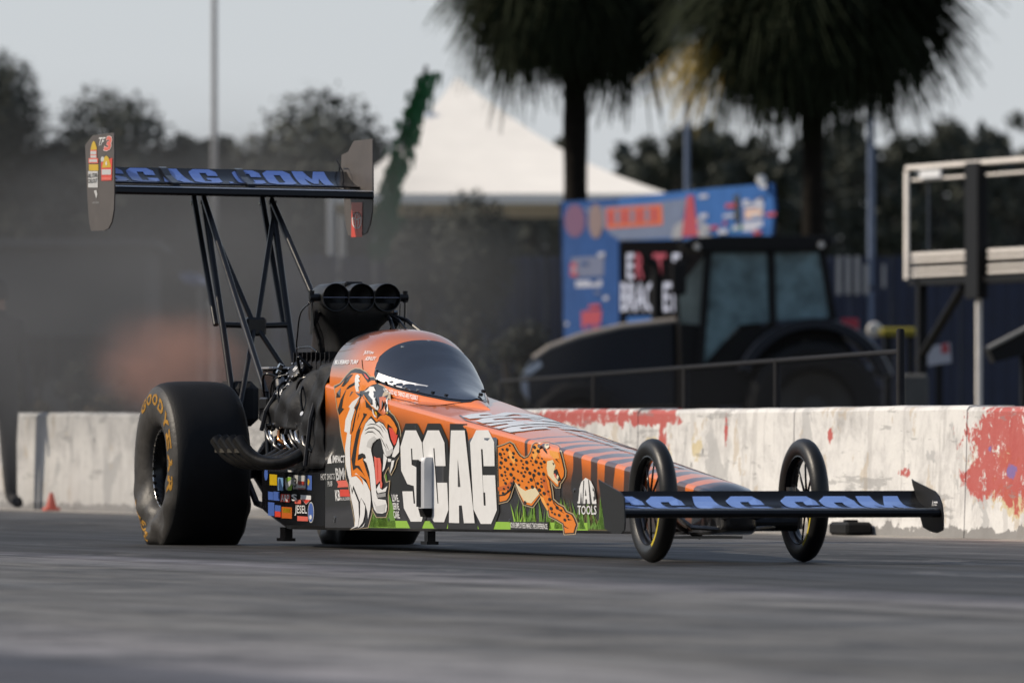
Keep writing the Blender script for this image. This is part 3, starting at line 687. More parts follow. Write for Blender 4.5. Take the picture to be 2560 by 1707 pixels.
# cheetah
c=Art(); rng=random.Random(11)
CS=[(145,212),(240,182),(330,142),(380,170),(430,262),(480,332),(540,372),(590,352),(630,292),(660,182),(700,147),(770,152),(830,140),(900,142),(960,165),(1040,190),(1065,222),(1070,290),(1100,400),(1135,560),(1130,640),(1080,722),(1060,740),(1050,800),(1000,798),(960,750),(912,690),(925,760),(945,860),(955,970),(1030,1040),(1110,1080),(1150,1150),(1240,1190),(1275,1250),(1310,1340),(1290,1390),(1270,1470),(1120,1478),(1100,1330),(1000,1270),(900,1220),(880,1120),(785,915),(660,1085),(530,1050),(460,900),(400,740),(330,950),(290,1000),(172,1030)]
c.px(offs(CS,14),TD,V_tan,2); c.px(CS,TD,V_blk,3); CI=offs(CS,-15); c.px(CI,TD,V_orange,4)
c.px([(160,800),(300,760),(395,640),(398,700),(335,825),(170,850)],TD,V_dkor,5); c.px([(560,560),(640,640),(690,760),(600,820),(500,780),(450,640)],TD,V_dkor,5) if False else None; c.px([(820,560),(850,640),(900,860),(930,960),(870,900),(800,700)],TD,V_dkor,5); c.px([(300,220),(370,300),(430,400),(400,470),(330,360)],TD,vinyl('light orange vinyl',(238,164,74)),5); c.px([(700,180),(780,200),(740,330),(690,420),(660,330)],TD,vinyl('light orange vinyl',(238,164,74)),5); c.px([(760,880),(830,960),(900,1120),(880,1140),(800,1000)],TD,vinyl('light orange vinyl',(238,164,74)),5); c.px([(910,260),(1040,290),(1060,380),(980,390),(920,330)],TD,vinyl('light orange vinyl',(238,164,74)),5)
c.px([(410,725),(500,810),(560,850),(700,800),(768,890),(650,1030),(550,1010),(470,870)],TD,V_cream,5)
c.px([(880,420),(960,400),(1000,480),(970,600),(1040,720),(1035,765),(950,690),(890,620),(872,520)],TD,V_cream,5)
c.px([(975,560),(1020,530),(1060,640),(1085,690),(1040,710),(990,640)],TD,V_blk,6); c.px([(985,600),(1005,600),(1025,670),(1005,665)],TD,V_pink,7); c.px([(1030,610),(1055,640),(1040,690),(1020,660)],TD,V_cream,7)
c.px([(845,170),(900,158),(908,212),(870,240),(838,210)],TD,V_cream,5); c.px([(835,235),(870,270),(880,318),(850,290)],TD,V_blk,5); c.px([(1000,395),(1050,440),(1060,450),(1010,380)],TD,V_blk,6); c.px([(955,440),(985,450),(975,480)],TD,V_blk,6)
for Q in ([(400,740),(395,690),(330,830),(250,900),(165,910),(165,925),(260,915),(345,850)],[(700,700),(740,830),(800,930),(780,915),(715,790)],[(665,600),(680,680),(700,720),(685,650)],[(955,985),(1040,1100),(1130,1180),(1050,1130),(970,1030)],[(1140,1200),(1180,1250),(1240,1270),(1190,1270)],[(1100,1330),(1150,1370),(1200,1400),(1140,1380)],[(860,600),(900,660),(925,730),(895,680)]): c.px(Q,TD,V_blk,6)
c.px([(300,210),(380,280),(470,400),(520,500),(440,480),(350,330)],TD,V_yel if False else V_cream,4) if False else None
def inpoly(pts,px,pz):
    r=False; j=len(pts)-1
    for i in range(len(pts)):
        if (pts[i][1]>pz)!=(pts[j][1]>pz) and px<(pts[j][0]-pts[i][0])*(pz-pts[i][1])/(pts[j][1]-pts[i][1])+pts[i][0]: r=not r
        j=i
    return r
CIN=offs(CS,-38); placed=[]; tries=0
while len(placed)<88 and tries<6000:
    tries+=1; a=rng.uniform(150,1290); b_=rng.uniform(150,1300); r=rng.choice([12,15,19,22]); 
    if not inpoly(CIN,a,b_) or (a>840 and b_<800) or inpoly([(410,725),(500,810),(560,850),(700,800),(768,890),(650,1030),(550,1010),(470,870)],a,b_): continue
    if any((a-p)**2+(b_-q)**2<(r+r2+17)**2 for p,q,r2 in placed): continue
    placed.append((a,b_,r)); ry=r*1.25; th=.35
    c.px([(a+r*math.cos(k*PI/4)*math.cos(th)+ry*math.sin(k*PI/4)*math.sin(th),b_-r*math.cos(k*PI/4)*math.sin(th)+ry*math.sin(k*PI/4)*math.cos(th)) for k in range(8)],TD,V_blk,6,.3)
c.build('cheetah_graphic',body)
# sponsor lettering on the flank
w_=Art()
w_.px([(1313,1033),(1330,850),(1370,720),(1430,660),(1500,700),(1550,800),(1580,920),(1588,1040)],TD,V_white,3,.2)
for Q in ([(1352,1033),(1365,860),(1380,1033)],[(1386,1033),(1400,700),(1412,700),(1396,1033)],[(1430,820),(1445,920),(1425,920)],[(1428,1036),(1430,970),(1450,970),(1455,1036)],[(1470,690),(1480,690),(1525,1038),(1495,1038)],[(1535,850),(1552,850),(1560,930),(1545,940),(1550,1000),(1588,960),(1580,890),(1535,790)],[(1335,800),(1342,800),(1325,1000),(1318,1000)]): w_.px(Q,TD,V_char,4,.3)
w_.cut('sponsor_decal',body)
w_.text('TOOLS',rectq(1313,1062,1588,1195),TD,V_white,3,.03)
w_.cut('sponsor_decal',body)
w_.px(rectq(346,1300,895,1412),TD,V_blk,4,.3)
w_.text('OUR EMPLOYEES MAKE THE DIFFERENCE.',[(352,1305),(890,1328),(890,1405),(352,1385)],TD,V_white,6,.03)
w_.cut('sponsor_decal',body)
TL=(820,1110,.1403)
for k,(wd,y0,y1) in enumerate([('LIVE.',895,1020),('SERVE.',1042,1165),('CARE.',1188,1318)]):
    w_.text(wd,[(1150+k*14,y0-4),(1270+k*8,y0+6),(1290+k*6,y1+5),(1165+k*14,y1-2)],TL,V_white,3,.05)
    w_.cut('sponsor_decal',body)
w_.text('BLUEBIRD TURF',[(140,0),(560,0),(550,68),(132,72)],TA,V_white,3,.05,.25)
w_.cut('sponsor_decal',body)
w_.text('IMPACT',[(105,195),(318,200),(318,330),(98,335)],TL,V_white,4,.05)
for Q in ([(25,165),(50,200),(95,165),(68,215),(85,340),(10,345),(20,270),(48,215)],): w_.px(Q,TL,V_white,4,.2)
w_.cut('sponsor_decal',body)
w_.text('BMC',[(140,425),(380,410),(380,620),(160,650)],TL,V_lgrey,2,.06); w_.cut('sponsor_decal',body); w_.px([(165,650),(390,640),(385,760),(180,770),(195,710)],TL,V_pink,2,.2)
w_.cut('sponsor_decal',body)
w_.text('KB',[(135,815),(220,815),(230,1000),(150,1010)],TL,V_white,2,.05); w_.cut('sponsor_decal',body); w_.px(rectq(225,805,415,930),TL,V_red,2,.2); w_.cut('sponsor_decal',body); w_.text('BUILDERS',[(230,945),(412,940),(414,995),(235,1000)],TL,V_lgrey,2,.03)
w_.cut('sponsor_decal',body)
w_.text('HOT SHOTS',[(-115,525),(130,520),(135,625),(-115,640)],TL,V_lgrey,2,.03); w_.cut('sponsor_decal',body); w_.text('PUB',[(5,660),(92,655),(88,745),(12,755)],TL,V_lgrey,2,.03)
w_.cut('sponsor_decal',body)
J=(820,1110,.1403)
w_.text('JUSTIN',[(1310,1265),(1480,1290),(1470,1340),(1300,1345)],(720,690,340/2318),V_white,3,.04,.3); w_.cut('sponsor_decal',body); w_.text('ASHLEY',[(1345,1365),(1525,1375),(1510,1430),(1320,1440)],(720,690,340/2318),V_white,3,.04,.3)
w_.cut('sponsor_decal',body)
w_.px([(810,445),(900,450),(1500,600),(1568,612),(1568,690),(1460,670),(820,545)],TA,V_lgrey,5,.1) if False else None
w_.text('WITH GOD ALL THINGS ARE POSSIBLE',[(1020,1215),(1385,1300),(1380,1345),(1015,1262)],(720,680,.2381),V_white,8,.03)
w_.cut('sponsor_decal',body)
# stickers on the belly panel  (zoom 640,1100 scale .14664)
TS=(640,1100,260/1773); q=Art()
def stick(x0,y0,x1,y1,m,txt=None,tm=V_white,sk=8,c=True):
    q.px([(x0,y0-sk),(x1,y0+sk*.4),(x1,y1),(x0,y1-sk)],TS,m,1,.3)
    if txt: q.text(txt,[(x0+8,y0+6),(x1-8,y0+10),(x1-8,y1-10),(x0+8,y1-16)],TS,tm,3,.03)
    if c: q.cut('sticker',belly)
stick(515,410,755,570,V_blk,c=False); stick(525,430,620,500,V_red,c=False); stick(640,430,735,500,V_red,c=False); stick(540,515,640,545,V_white)
stick(240,585,365,770,V_yel); stick(380,640,470,860,V_ltblue); stick(640,600,855,840,V_lgrey,c=False); q.cut('sticker',belly); q.text('3',[(655,640),(705,640),(705,800),(655,800)],TS,V_blk,3,.05); stick(720,700,840,770,V_red,c=False); stick(650,815,855,840,V_red)
q.px([(510,650),(560,620),(630,640),(640,760),(600,860),(520,840),(505,740)],TS,V_lgrey,1,.3); q.px([(520,640),(590,625),(620,660),(530,720)],TS,V_green,2,.3); q.cut('sticker',belly); q.px([(540,820),(635,740),(620,850),(560,860)],TS,V_green,2,.3); q.cut('sticker',belly)
stick(870,600,960,850,V_blue,c=False); q.px([(900,650),(930,700),(905,780),(880,720)],TS,V_yel,2,.3); q.cut('sticker',belly)
stick(215,880,300,1020,V_blue); stick(305,880,410,1030,V_blue); stick(430,920,590,1055,V_red,'ARP',V_white)
q.text('S',[(615,915),(710,920),(710,1030),(615,1035)],TS,V_white,2,.05); q.cut('sticker',belly); stick(670,1015,775,1085,V_pink)
q.px([(770,930),(945,945),(945,1010),(865,1095),(770,1000)],TS,V_white,1,.3); q.px([(785,1005),(940,1015),(862,1085)],TS,V_red,2,.3); q.cut('sticker',belly)
stick(215,1060,320,1290,V_blue); stick(330,1110,430,1215,V_blue); stick(330,1215,430,1310,V_red); stick(445,1140,620,1335,V_dkor,c=False); stick(465,1160,600,1240,V_yel)
q.text('JESEL',[(680,1105),(870,1112),(885,1290),(670,1285)],TS,V_white,2,.03); q.cut('sticker',belly); stick(712,1298,893,1380,V_pink)
q.px([(945+52*math.cos(k*PI/10),1228+180*math.sin(k*PI/10)) for k in range(20)],TS,V_lgrey,1,.3); q.px([(945+43*math.cos(k*PI/10),1228+160*math.sin(k*PI/10)) for k in range(20)],TS,V_blue,2,.3); q.cut('sticker',belly)
q.px([(945+22*math.cos(k*PI/10),1310+40*math.sin(k*PI/10)) for k in range(20)],TS,V_white,3,.3); q.cut('sticker',belly)
q.px([(150+30*math.cos(k*PI/10)+30,580+105*math.sin(k*PI/10)) for k in range(20)],TS,V_blue,1,.3)
q.cut('sticker',belly)
# letters on the deck in front of the screen
BL={}
def norm(P,x0,x1,y0=182,y1=1405): return [((a-x0)/(x1-x0),1-(b_-y0)/(y1-y0)) for a,b_ in P]
BL['S']=[(.18,1),(.78,1),(.98,.85),(.98,.66),(.62,.66),(.62,.80),(.40,.80),(.40,.64),(.98,.42),(.98,.15),(.80,0),(.18,0),(0,.15),(0,.36),(.38,.36),(.38,.18),(.60,.18),(.60,.36),(0,.58),(0,.85)]
BL['C']=[(.2,1),(.8,1),(1,.86),(1,.62),(.62,.62),(.62,.81),(.38,.81),(.38,.19),(.62,.19),(.62,.40),(1,.40),(1,.14),(.8,0),(.2,0),(0,.14),(0,.86)]
BL['A']=[(.26,1),(.74,1),(1,0),(.64,0),(.60,.2),(.40,.2),(.36,0),(0,0)]
BL['G']=[(.2,1),(.8,1),(1,.86),(1,.64),(.62,.64),(.62,.81),(.38,.81),(.38,.19),(.62,.19),(.62,.33),(.52,.33),(.52,.50),(1,.50),(1,.14),(.8,0),(.2,0),(0,.14),(0,.86)]
BL['O']=[(.2,1),(.8,1),(1,.86),(1,.14),(.8,0),(.5,0),(.5,.2),(.62,.25),(.62,.78),(.38,.78),(.38,.2),(.499,.2),(.499,0),(.2,0),(0,.14),(0,.86)]
BL['M']=[(0,1),(.34,1),(.5,.55),(.66,1),(1,1),(1,0),(.72,0),(.72,.6),(.57,.15),(.43,.15),(.28,.6),(.28,0),(0,0)]
BL['.']=[(.3,.2),(.7,.2),(.7,0),(.3,0)]
def tri2(pts):
    r=delaunay_2d_cdt([Vector(p) for p in pts],[(i,(i+1)%len(pts)) for i in range(len(pts))],[],1,1e-6); out=[]
    for f in r[2]:
        cx=sum(r[0][i].x for i in f)/3; cz=sum(r[0][i].y for i in f)/3
        if inpoly(pts,cx,cz): out.append(tuple(f))
    return [tuple(v) for v in r[0]],out
def dense(pts,n=6):
    out=[]
    for i in range(len(pts)):
        a=Vector(pts[i]); b_=Vector(pts[(i+1)%len(pts)])
        for k in range(n): out.append(tuple(a.lerp(b_,k/n)))
    return out
def letters_on(word,fn,name,m,parent,gap=.06,width=None,sub=6,layerm=None):
    "fn(u,v) -> surface point; u along the word, v up the letter"
    wd={'.':.35,'M':1.2,'A':1.05}; tot=sum(wd.get(ch,1)+gap for ch in word)-gap; u=0; mb=MB()
    for ch in word:
        k=wd.get(ch,1); V,F=tri2(dense(BL[ch],sub)); i0=mb.addv([fn((u+x*k)/tot,y) for x,y in V])
        for f in F: mb.face([i0+i for i in f])
        u+=k+gap
    return mb.build(name,m,parent,fix=False)
def deckfn(x0,x1,y0,y1,eps):
    def f(u,v):
        x=lerp(x0,x1,u)+ (v-.5)*.0; y=lerp(y0,y1,v); y=max(-W(x)+RS,min(W(x)-RS,y)); return (x,y,deck(x,y)+eps)
    return f
a=Art(); 
mb=MB(); i=mb.addv([ (x,y,deck(x,y)+.0016) for x,y in [(3.98,-.2),(4.2,-.232),(4.92,-.20),(4.95,.19),(4.1,.22),(3.98,.15)]]); mb.face(range(i,i+6)); mb.build('deck_lettering_shadow',V_char,body,fix=False)
letters_on('SCAG',deckfn(4.02,4.90,-.205,.19,.004),'deck_lettering',V_white,body)
mb=MB(); rng=random.Random(8)
for (x0,x1,y0,y1) in [(5.0,5.75,.02,.06),(5.0,5.75,.10,.13),(5.85,6.9,.0,.03)]:
    x=x0
    while x<x1:
        l_=rng.uniform(.03,.09); i=mb.addv([(xx,yy,deck(xx,yy)+.004) for xx,yy in ((x,y0),(x+l_,y0),(x+l_,y1),(x,y1))]); mb.face((i,i+1,i+2,i+3)); x+=l_+rng.uniform(.015,.03)
mb.build('deck_script',V_lgrey,body,fix=False)['kind']='stuff'
# upright fairing bolted to the flank
fr=part('side_fairing',car)
px_=hit_plane(980+395*.19133,1040+900*.19133).x+.17; yw=-W(px_)
z0=hit_plane(980+460*.19133,1040+1320*.19133).z; z1=hit_plane(980+430*.19133,1040+535*.19133).z
prof=[(px_,yw-.062),(px_+.012,yw-.050),(px_+.014,yw-.012),(px_+.006,yw-.004),(px_-.06,yw-.004),(px_-.062,yw-.056),(px_-.05,yw-.062)]
mb=MB(); rr=[]
for z,sc_,dx in ((z0+.045,1,0),(z1-.03,1,0),(z1-.008,.92,0),(z1,.75,0)): rr.append([(px_+(x-px_)*sc_,yw+(y-yw)*sc_,z) for x,y in prof])
mb.loft(rr); mb.build('fairing_body',V_white,fr,smooth=True,angle=40)
mb=MB(); mb.prism([(px_-.064,yw-.064,z0+.052),(px_-.064,yw-.064,z1-.03),(px_-.040,yw-.064,z1-.012),(px_-.004,yw-.0635,z1-.02),(px_-.004,yw-.0635,z0+.052)],(0,-.004,0)); mb.build('fairing_side',M_black,fr)
mb=MB(); mb.loft([[(px_-.06,yw-.06,z0+.045),(px_+.002,yw-.062,z0+.045),(px_+.014,yw-.012,z0+.045),(px_-.06,yw-.006,z0+.045)],[(px_-.055,yw-.05,z0+.004),(px_-.01,yw-.03,z0),(px_+.004,yw-.012,z0),(px_-.05,yw-.008,z0+.004)]]); mb.build('fairing_foot',M_black,fr)
# pivots below
for (x,y,w2,h) in ((.98,-.24,.05,.05),(3.62,-.24,.03,.05)):
    mb=MB(); zb=.10 if x>1.5 else .09; mb.box((x-w2,y-.02,zb-h),(x+w2,y+.02,zb+.01)); mb.box((x-w2-.03,y-.03,zb-h-.012),(x+w2+.02,y+.03,zb-h+.004))
    mb.build('skid_block',M_black,car)
# ------------------------------------------------------------------ rear wheels
TP=[(.200,.120),(.206,.150),(.222,.178),(.25,.200),(.29,.214),(.33,.220),(.37,.219),(.405,.210),(.430,.192),(.446,.165),(.453,.13),(.456,.09),(.457,.045),(.4575,0)]
TPROF=TP+[(r,-t) for r,t in reversed(TP[:-1])]
RC=.400
def side_t(r,ang):
    t=interp(TP[:9],r); low=max(0,-math.sin(ang)-.10)/.9; m=max(0,1-((r-.32)/.13)**2)
    return t + low**.7*m*(.016*math.sin(6.0*ang+26*(r-.2)+.9)+.009*math.sin(11*ang-30*r))+ low*m*.008
M_ltr=mat('yellow tyre lettering',srgb(150,110,38),.7,spec=.2,var=.4,vscale=30)
def rear_wheel(sg):
    w=part('rear_wheel',car); yc=sg*.48
    mb=MB(); N=144; rings=[]
    for k in range(N):
        a=2*PI*k/N; ring=[]
        for j,(r,t) in enumerate(TPROF):
            tt=t
            if r<.435: tt=math.copysign(side_t(r,a),t)
            x=r*math.cos(a); z=RC+r*math.sin(a)
            if z<.0: z=0.001; 
            if z<.05 and abs(t)<.2: tt*=1+.05*(1-z/.05)
            ring.append((x,yc+tt,z))
        rings.append(ring)
    m=len(TPROF); base=[mb.addv(r) for r in rings]
    for i in range(N):
        a=base[i]; b_=base[(i+1)%N]
        for k in range(m-1): mb.mi=1 if (TPROF[k][0]<.44 and TPROF[k+1][0]<.44) else 0; mb.face((a+k,a+k+1,b_+k+1,b_+k))
    tyre=mb.build('tyre',[M_rubber,M_sidewall],w,smooth=True)
    mb=MB(); o=(0,yc,RC); s=sg
    prof=[(.200,s*.118),(.212,s*.150),(.214,s*.158),(.206,s*.160),(.198,s*.150),(.190,s*.10),(.178,s*.02),(.11,-s*.02),(.06,-s*.01),(.055,s*.03),(.0,s*.03)]
    mb.lathe(prof,o,'y',72); mb.build('rim',M_black,w,smooth=True,angle=30)
    mb=MB(); mb.lathe([(.204,s*.163),(.2145,s*.160),(.216,s*.152),(.206,s*.150)],o,'y',72,closed=True); mb.build('bead_ring',M_chrome,w,smooth=True)
    mb=MB()
    for k in range(32):
        a=2*PI*k/32; p=Vector((.197*math.cos(a),yc+s*.150,RC+.197*math.sin(a))); mb.cyl(p,p+Vector((0,s*.014,0)),.0075,8)
    mb.build('bead_bolt',M_steel,w)['kind']='stuff'
    if True:
        mb=MB()
        def put(word,a0,a1,r0,h):
            n=len(word); st=(a1-a0)/max(1,n-1)
            for i,ch in enumerate(word):
                ac=a0+st*i; V,F=text_mesh(ch,.09); wd=math.radians(abs(st))*.86 if ch!='I' else .05; i0=len(mb.v); P=[]
                for u,v in V:
                    a=math.radians(ac)-(u-.5)*wd*(1 if sg<0 else -1); r=r0+v*h
                    x=r*math.cos(a); z=max(.004,RC+r*math.sin(a)); P.append((x,yc+sg*(side_t(r,a)+.0022),z))
                mb.addv(P)
                for f in F: mb.face([i0+k for k in f])
        put('GOODYEAR',118,-14,.335,.062); mb.build('tyre_lettering',M_ltr,w,fix=False); mb=MB(); put('EAGLE',262,214,.335,.05); mb.build('tyre_lettering',M_ltr,w,fix=False)
rear_wheel(-1); rear_wheel(1)
mb=MB(); mb.cyl((0,-.45,RC),(0,.45,RC),.055,16); mb.tube([(0,-.14,RC),(0,-.08,RC),(0,.08,RC),(0,.14,RC)],[.06,.15,.15,.06],16); mb.build('rear_axle',M_engine,car)
# ------------------------------------------------------------------ front wheels
M_yel=mat('yellow tyre mark',srgb(190,170,30),.6)
def front_wheel(sg):
    w=part('front_wheel',car); c=(7.62,sg*.36,.281); w.location=(0,0,0)
    TPF=[(.194,.019),(.202,.027),(.217,.036),(.235,.041),(.255,.038),(.270,.028),(.278,.015),(.281,0)]
    P=TPF+[(r,-t) for r,t in reversed(TPF[:-1])]
    mb=MB(); mb.lathe(P,c,'y',96); mb.build('tyre',M_rubberf,w,smooth=True)
    s=sg
    mb=MB(); mb.lathe([(.193,s*.018),(.203,s*.024),(.204,s*.028),(.198,s*.029),(.191,s*.021),(.186,s*.006),(.186,-s*.006),(.191,-s*.021),(.198,-s*.029),(.204,-s*.028),(.203,-s*.024),(.193,-s*.018)],c,'y',96); mb.build('rim',M_black,w,smooth=True,angle=40)
    mb=MB(); mb.lathe([(.1855,.004),(.1855,-.004),(.182,-.004),(.182,.004)],c,'y',96,closed=True)
    mb.lathe([(0,s*.030),(.014,s*.030),(.022,s*.020),(.026,0),(.026,-s*.02),(0,-s*.02)],c,'y',32); mb.build('hub',M_steel,w,smooth=True,angle=40)
    for k in range(10):
        a=2*PI*k/10+.2; d=Vector((math.cos(a),0,math.sin(a))); mb=MB()
        mb.tube([Vector(c)+d*.022+Vector((0,s*.012,0)),Vector(c)+d*.10+Vector((0,s*.006,0)),Vector(c)+d*.184],[.0062,.0048,.0045],6); mb.build('spoke',M_black,w,smooth=True)
    mb=MB()
    for a0,a1,side in ((-62,-5,-1),(150,205,1)):
        pts=[]
        for k in range(15):
            a=math.radians(lerp(a0,a1,k/14)); pts.append([(c[0]+r*math.cos(a),c[1]-.0418,c[2]+r*math.sin(a)) for r in (.222,.236)])
        if side<0: i=[mb.addv(p) for p in pts]
        else: i=[mb.addv([(x,2*c[1]-y,z) for x,y,z in p]) for p in pts]
        for a,b_ in zip(i,i[1:]): mb.face((a,a+1,b_+1,b_))
    mb.build('tyre_mark',M_yel,w,fix=False)
front_wheel(-1); front_wheel(1)
ax=part('front_axle',car)
mb=MB(); mb.tube([(7.62,-.33,.281),(7.60,-.2,.24),(7.60,.2,.24),(7.62,.33,.281)],.018,10); mb.build('axle_tube',M_tube,ax)
mb=MB()
for s in (-1,1):
    mb.tube([(7.62,s*.31,.30),(7.45,s*.22,.17),(7.15,s*.10,.13)],.012,8); mb.tube([(7.62,s*.30,.25),(7.7,s*.2,.16),(7.75,s*.06,.15)],.011,8)
    mb.cyl((7.62,s*.30,.22),(7.62,s*.30,.34),.022,10)
mb.build('radius_rod',M_steel,ax)
mb=MB(); mb.cyl((7.66,.06,.175),(7.70,.30,.175),.034,14); mb.cyl((7.68,.22,.20),(7.68,.22,.30),.028,12); mb.cyl((7.66,.30,.15),(7.66,.30,.21),.04,12); mb.build('steering_box',M_engine,ax)
mb=MB(); mb.tube([(7.52,-.30,.25),(7.40,-.16,.16),(7.36,-.05,.115)],.016,8); mb.box((7.28,-.22,.105),(7.46,.12,.117)); mb.build('tow_plate',M_steel,ax)
# ------------------------------------------------------------------ front wing
fwg=part('front_wing',car); SPN=.742
def extr(mb,prof,y0,y1,n=2):
    mb.loft([[(x,lerp(y0,y1,k/n),z) for x,z in prof] for k in range(n+1)])
FUP=[(8.425,.2285),(8.418,.242),(8.40,.2475),(8.34,.2485),(8.26,.2505),(8.20,.2555),(8.15,.265),(8.11,.280),(8.08,.298),(8.055,.326)]
FLO=[(8.047,.322),(8.07,.292),(8.10,.271),(8.15,.250),(8.22,.232),(8.30,.217),(8.38,.208),(8.41,.210),(8.423,.218)]
mb=MB(); extr(mb,FUP+FLO,-SPN,SPN); mb.build('wing_blade',M_black,fwg,smooth=True,angle=30)
mb=MB(); mb.box((8.395,-SPN,.2478),(8.401,SPN,.2498)); mb.build('blade_strip',M_alu,fwg)
def curve_pt(pts,v):
    L=[0]
    for a,b_ in zip(pts,pts[1:]): L.append(L[-1]+math.dist(a,b_))
    d=v*L[-1]
    for i in range(len(pts)-1):
        if d<=L[i+1]+1e-9:
            t=(d-L[i])/(L[i+1]-L[i]); return (lerp(pts[i][0],pts[i+1][0],t),lerp(pts[i][1],pts[i+1][1],t))
    return pts[-1]
FS=FUP[3:9]+[(8.078,.300)]
def fwfn(u,v):
    x,z=curve_pt(FS,v); return (x+.0015,lerp(-SPN+.01,SPN-.09,u),z+.0022)
letters_on('SCAG.COM',fwfn,'wing_lettering',V_wing,fwg,gap=.10)
def plate(name,pts,y,th,m,parent):
    mb=MB(); mb.prism([(x,y,z) for x,z in pts],(0,th,0)); return mb.build(name,m,parent)
EPF=[(8.015,.378),(8.035,.372),(8.33,.326),(8.385,.305),(8.425,.27),(8.446,.22),(8.447,.165),(8.435,.150),(8.36,.138),(8.28,.142),(8.17,.162),(8.14,.20),(8.045,.335),(8.03,.35)]
EPL=[(8.0,.378),(8.02,.374),(8.33,.322),(8.382,.30),(8.395,.19),(8.385,.155),(8.34,.140),(8.2,.140),(8.09,.160),(8.06,.25)]
plate('end_plate',[(x+.035,z) for x,z in EPL],-SPN-.006,.006,M_carbon,fwg); plate('end_plate',EPF,SPN,.006,M_carbon,fwg)
mb=MB(); i=0
for (x0,x1,z0,z1) in ((8.325,8.375,.272,.279),(8.33,8.365,.262,.266)):
    i=mb.addv([(x0,SPN-.0012,z0),(x1,SPN-.0012,z0),(x1,SPN-.0012,z1),(x0,SPN-.0012,z1)]); mb.face((i,i+1,i+2,i+3))
i=mb.addv([(8.30,SPN-.0012,.258),(8.306,SPN-.0012,.258),(8.312,SPN-.0012,.285),(8.309,SPN-.0012,.285)]); mb.face((i,i+1,i+2,i+3))
i=mb.addv([(8.316,SPN-.0012,.258),(8.320,SPN-.0012,.258),(8.312,SPN-.0012,.285),(8.309,SPN-.0012,.285)]); mb.face((i,i+1,i+2,i+3))
mb.build('plate_mark',V_white,fwg,fix=False)
mb=MB()
for s in (-1,1): mb.tube([(8.2,s*.09,.235),(7.95,s*.08,.22),(7.7,s*.07,.2)],.014,8)
mb.build('wing_mount',M_tube,fwg)
# ------------------------------------------------------------------ rear wing
rwg=part('rear_wing',car); SP=.712; ROLL=lambda y: -.013*y
RUP=[(-.695,1.858),(-.699,1.878),(-.715,1.889),(-.80,1.893),(-.90,1.899),(-.955,1.905)]
RLO=[(-.955,1.900),(-.90,1.882),(-.82,1.860),(-.75,1.846),(-.71,1.845)]
def extr_r(mb,prof,y0,y1,n=8): mb.loft([[(x,lerp(y0,y1,k/n),z+ROLL(lerp(y0,y1,k/n))) for x,z in prof] for k in range(n+1)])
mb=MB(); extr_r(mb,RUP+RLO,-SP,SP); mb.build('main_plane',M_black,rwg,smooth=True,angle=30)
mb=MB(); extr_r(mb,[(-.704,1.886),(-.716,1.8925),(-.724,1.8925),(-.712,1.886)],-SP,SP); mb.build('edge_strip',M_alu,rwg)
FL=[(-.965,1.918),(-1.01,1.922),(-1.06,1.932),(-1.12,1.950),(-1.18,1.975),(-1.235,2.006)]
FB=[(-1.238,2.001),(-1.18,1.964),(-1.12,1.938),(-1.06,1.918),(-1.0,1.908),(-.97,1.910)]
mb=MB(); extr_r(mb,FL+FB,-SP,SP); mb.build('wing_flap',M_black,rwg,smooth=True,angle=30)
FLL=FL[1:]
def rwfn(u,v):
    x,z=curve_pt(FLL,.02+v*.93); y=lerp(-SP+.01,SP-.13,u); return (x+.0015,y,z+.0022+ROLL(y))
letters_on('SCAG.COM',rwfn,'wing_lettering',V_blue,rwg,gap=.12)
for y in (-.32,.10): 
    mb=MB(); extr_r(mb,[(-.93,1.897),(-.94,1.92),(-1.0,1.935),(-1.1,1.962),(-1.2,2.006),(-1.235,2.012),(-1.18,1.96),(-1.05,1.925),(-.97,1.90)],y-.02,y+.02,1); mb.build('flap_bracket',M_black,rwg)
EPR=[(-1.34,2.035),(-1.335,2.09),(-1.20,2.105),(-1.185,2.115),(-1.11,2.152),(-1.09,2.16),(-.735,2.162),(-.726,2.155),(-.722,1.86),(-.735,1.77),(-.78,1.70),(-.845,1.658),(-.93,1.648),(-1.20,1.652),(-1.245,1.70),(-1.275,1.78),(-1.285,1.86),(-1.30,1.92),(-1.33,1.96)]
EPL2=[(-1.34,2.13),(-1.30,2.145),(-1.18,2.18),(-.745,2.182),(-.722,2.17),(-.715,1.86),(-.728,1.77),(-.77,1.71),(-.84,1.675),(-.93,1.665),(-1.21,1.668),(-1.25,1.71),(-1.28,1.80),(-1.31,1.95)]
plate('end_plate',EPL2,-SP-.007,.007,M_platec,rwg); plate('end_plate',EPR,SP,.007,M_platec,rwg)
# plate stickers
TW=(200,320,280/1568)
def hit_np(nx,ny): return ony(nx/KD,ny/KD,-SP-.007)
pl=Art(hit_np); pl.surf=lambda x,z,eps: Vector((x,-SP-.007-eps,z))
pl.text('TF',[(270,135),(365,130),(325,245),(262,250)],TW,V_white,1,.04,.2); pl.text('3',[(375,115),(455,118),(440,318),(335,322)],TW,V_pink,2,.09,.1); pl.text('3',[(368,108),(462,112),(446,326),(328,330)],TW,V_white,1,.13,.1); pl.cut('plate_sticker',rwg)
pl.px([(195,183),(215,200),(240,280),(240,305),(155,310),(155,285),(175,210)],TW,V_yel,1); pl.px(rectq(150,310,240,425),TW,V_pink,1); pl.px(rectq(155,325,236,372),TW,V_lgrey,2); pl.px(rectq(155,385,236,418),TW,V_lgrey,2); pl.cut('plate_sticker',rwg)
pl.px(rectq(128,425,263,495),TW,V_pink,2); pl.px(rectq(140,440,250,478),TW,V_lgrey,3); pl.cut('plate_sticker',rwg); pl.px(rectq(130,510,262,600),TW,V_yel,1); pl.cut('plate_sticker',rwg); pl.px(rectq(118,605,255,835),TW,V_lgrey,1)
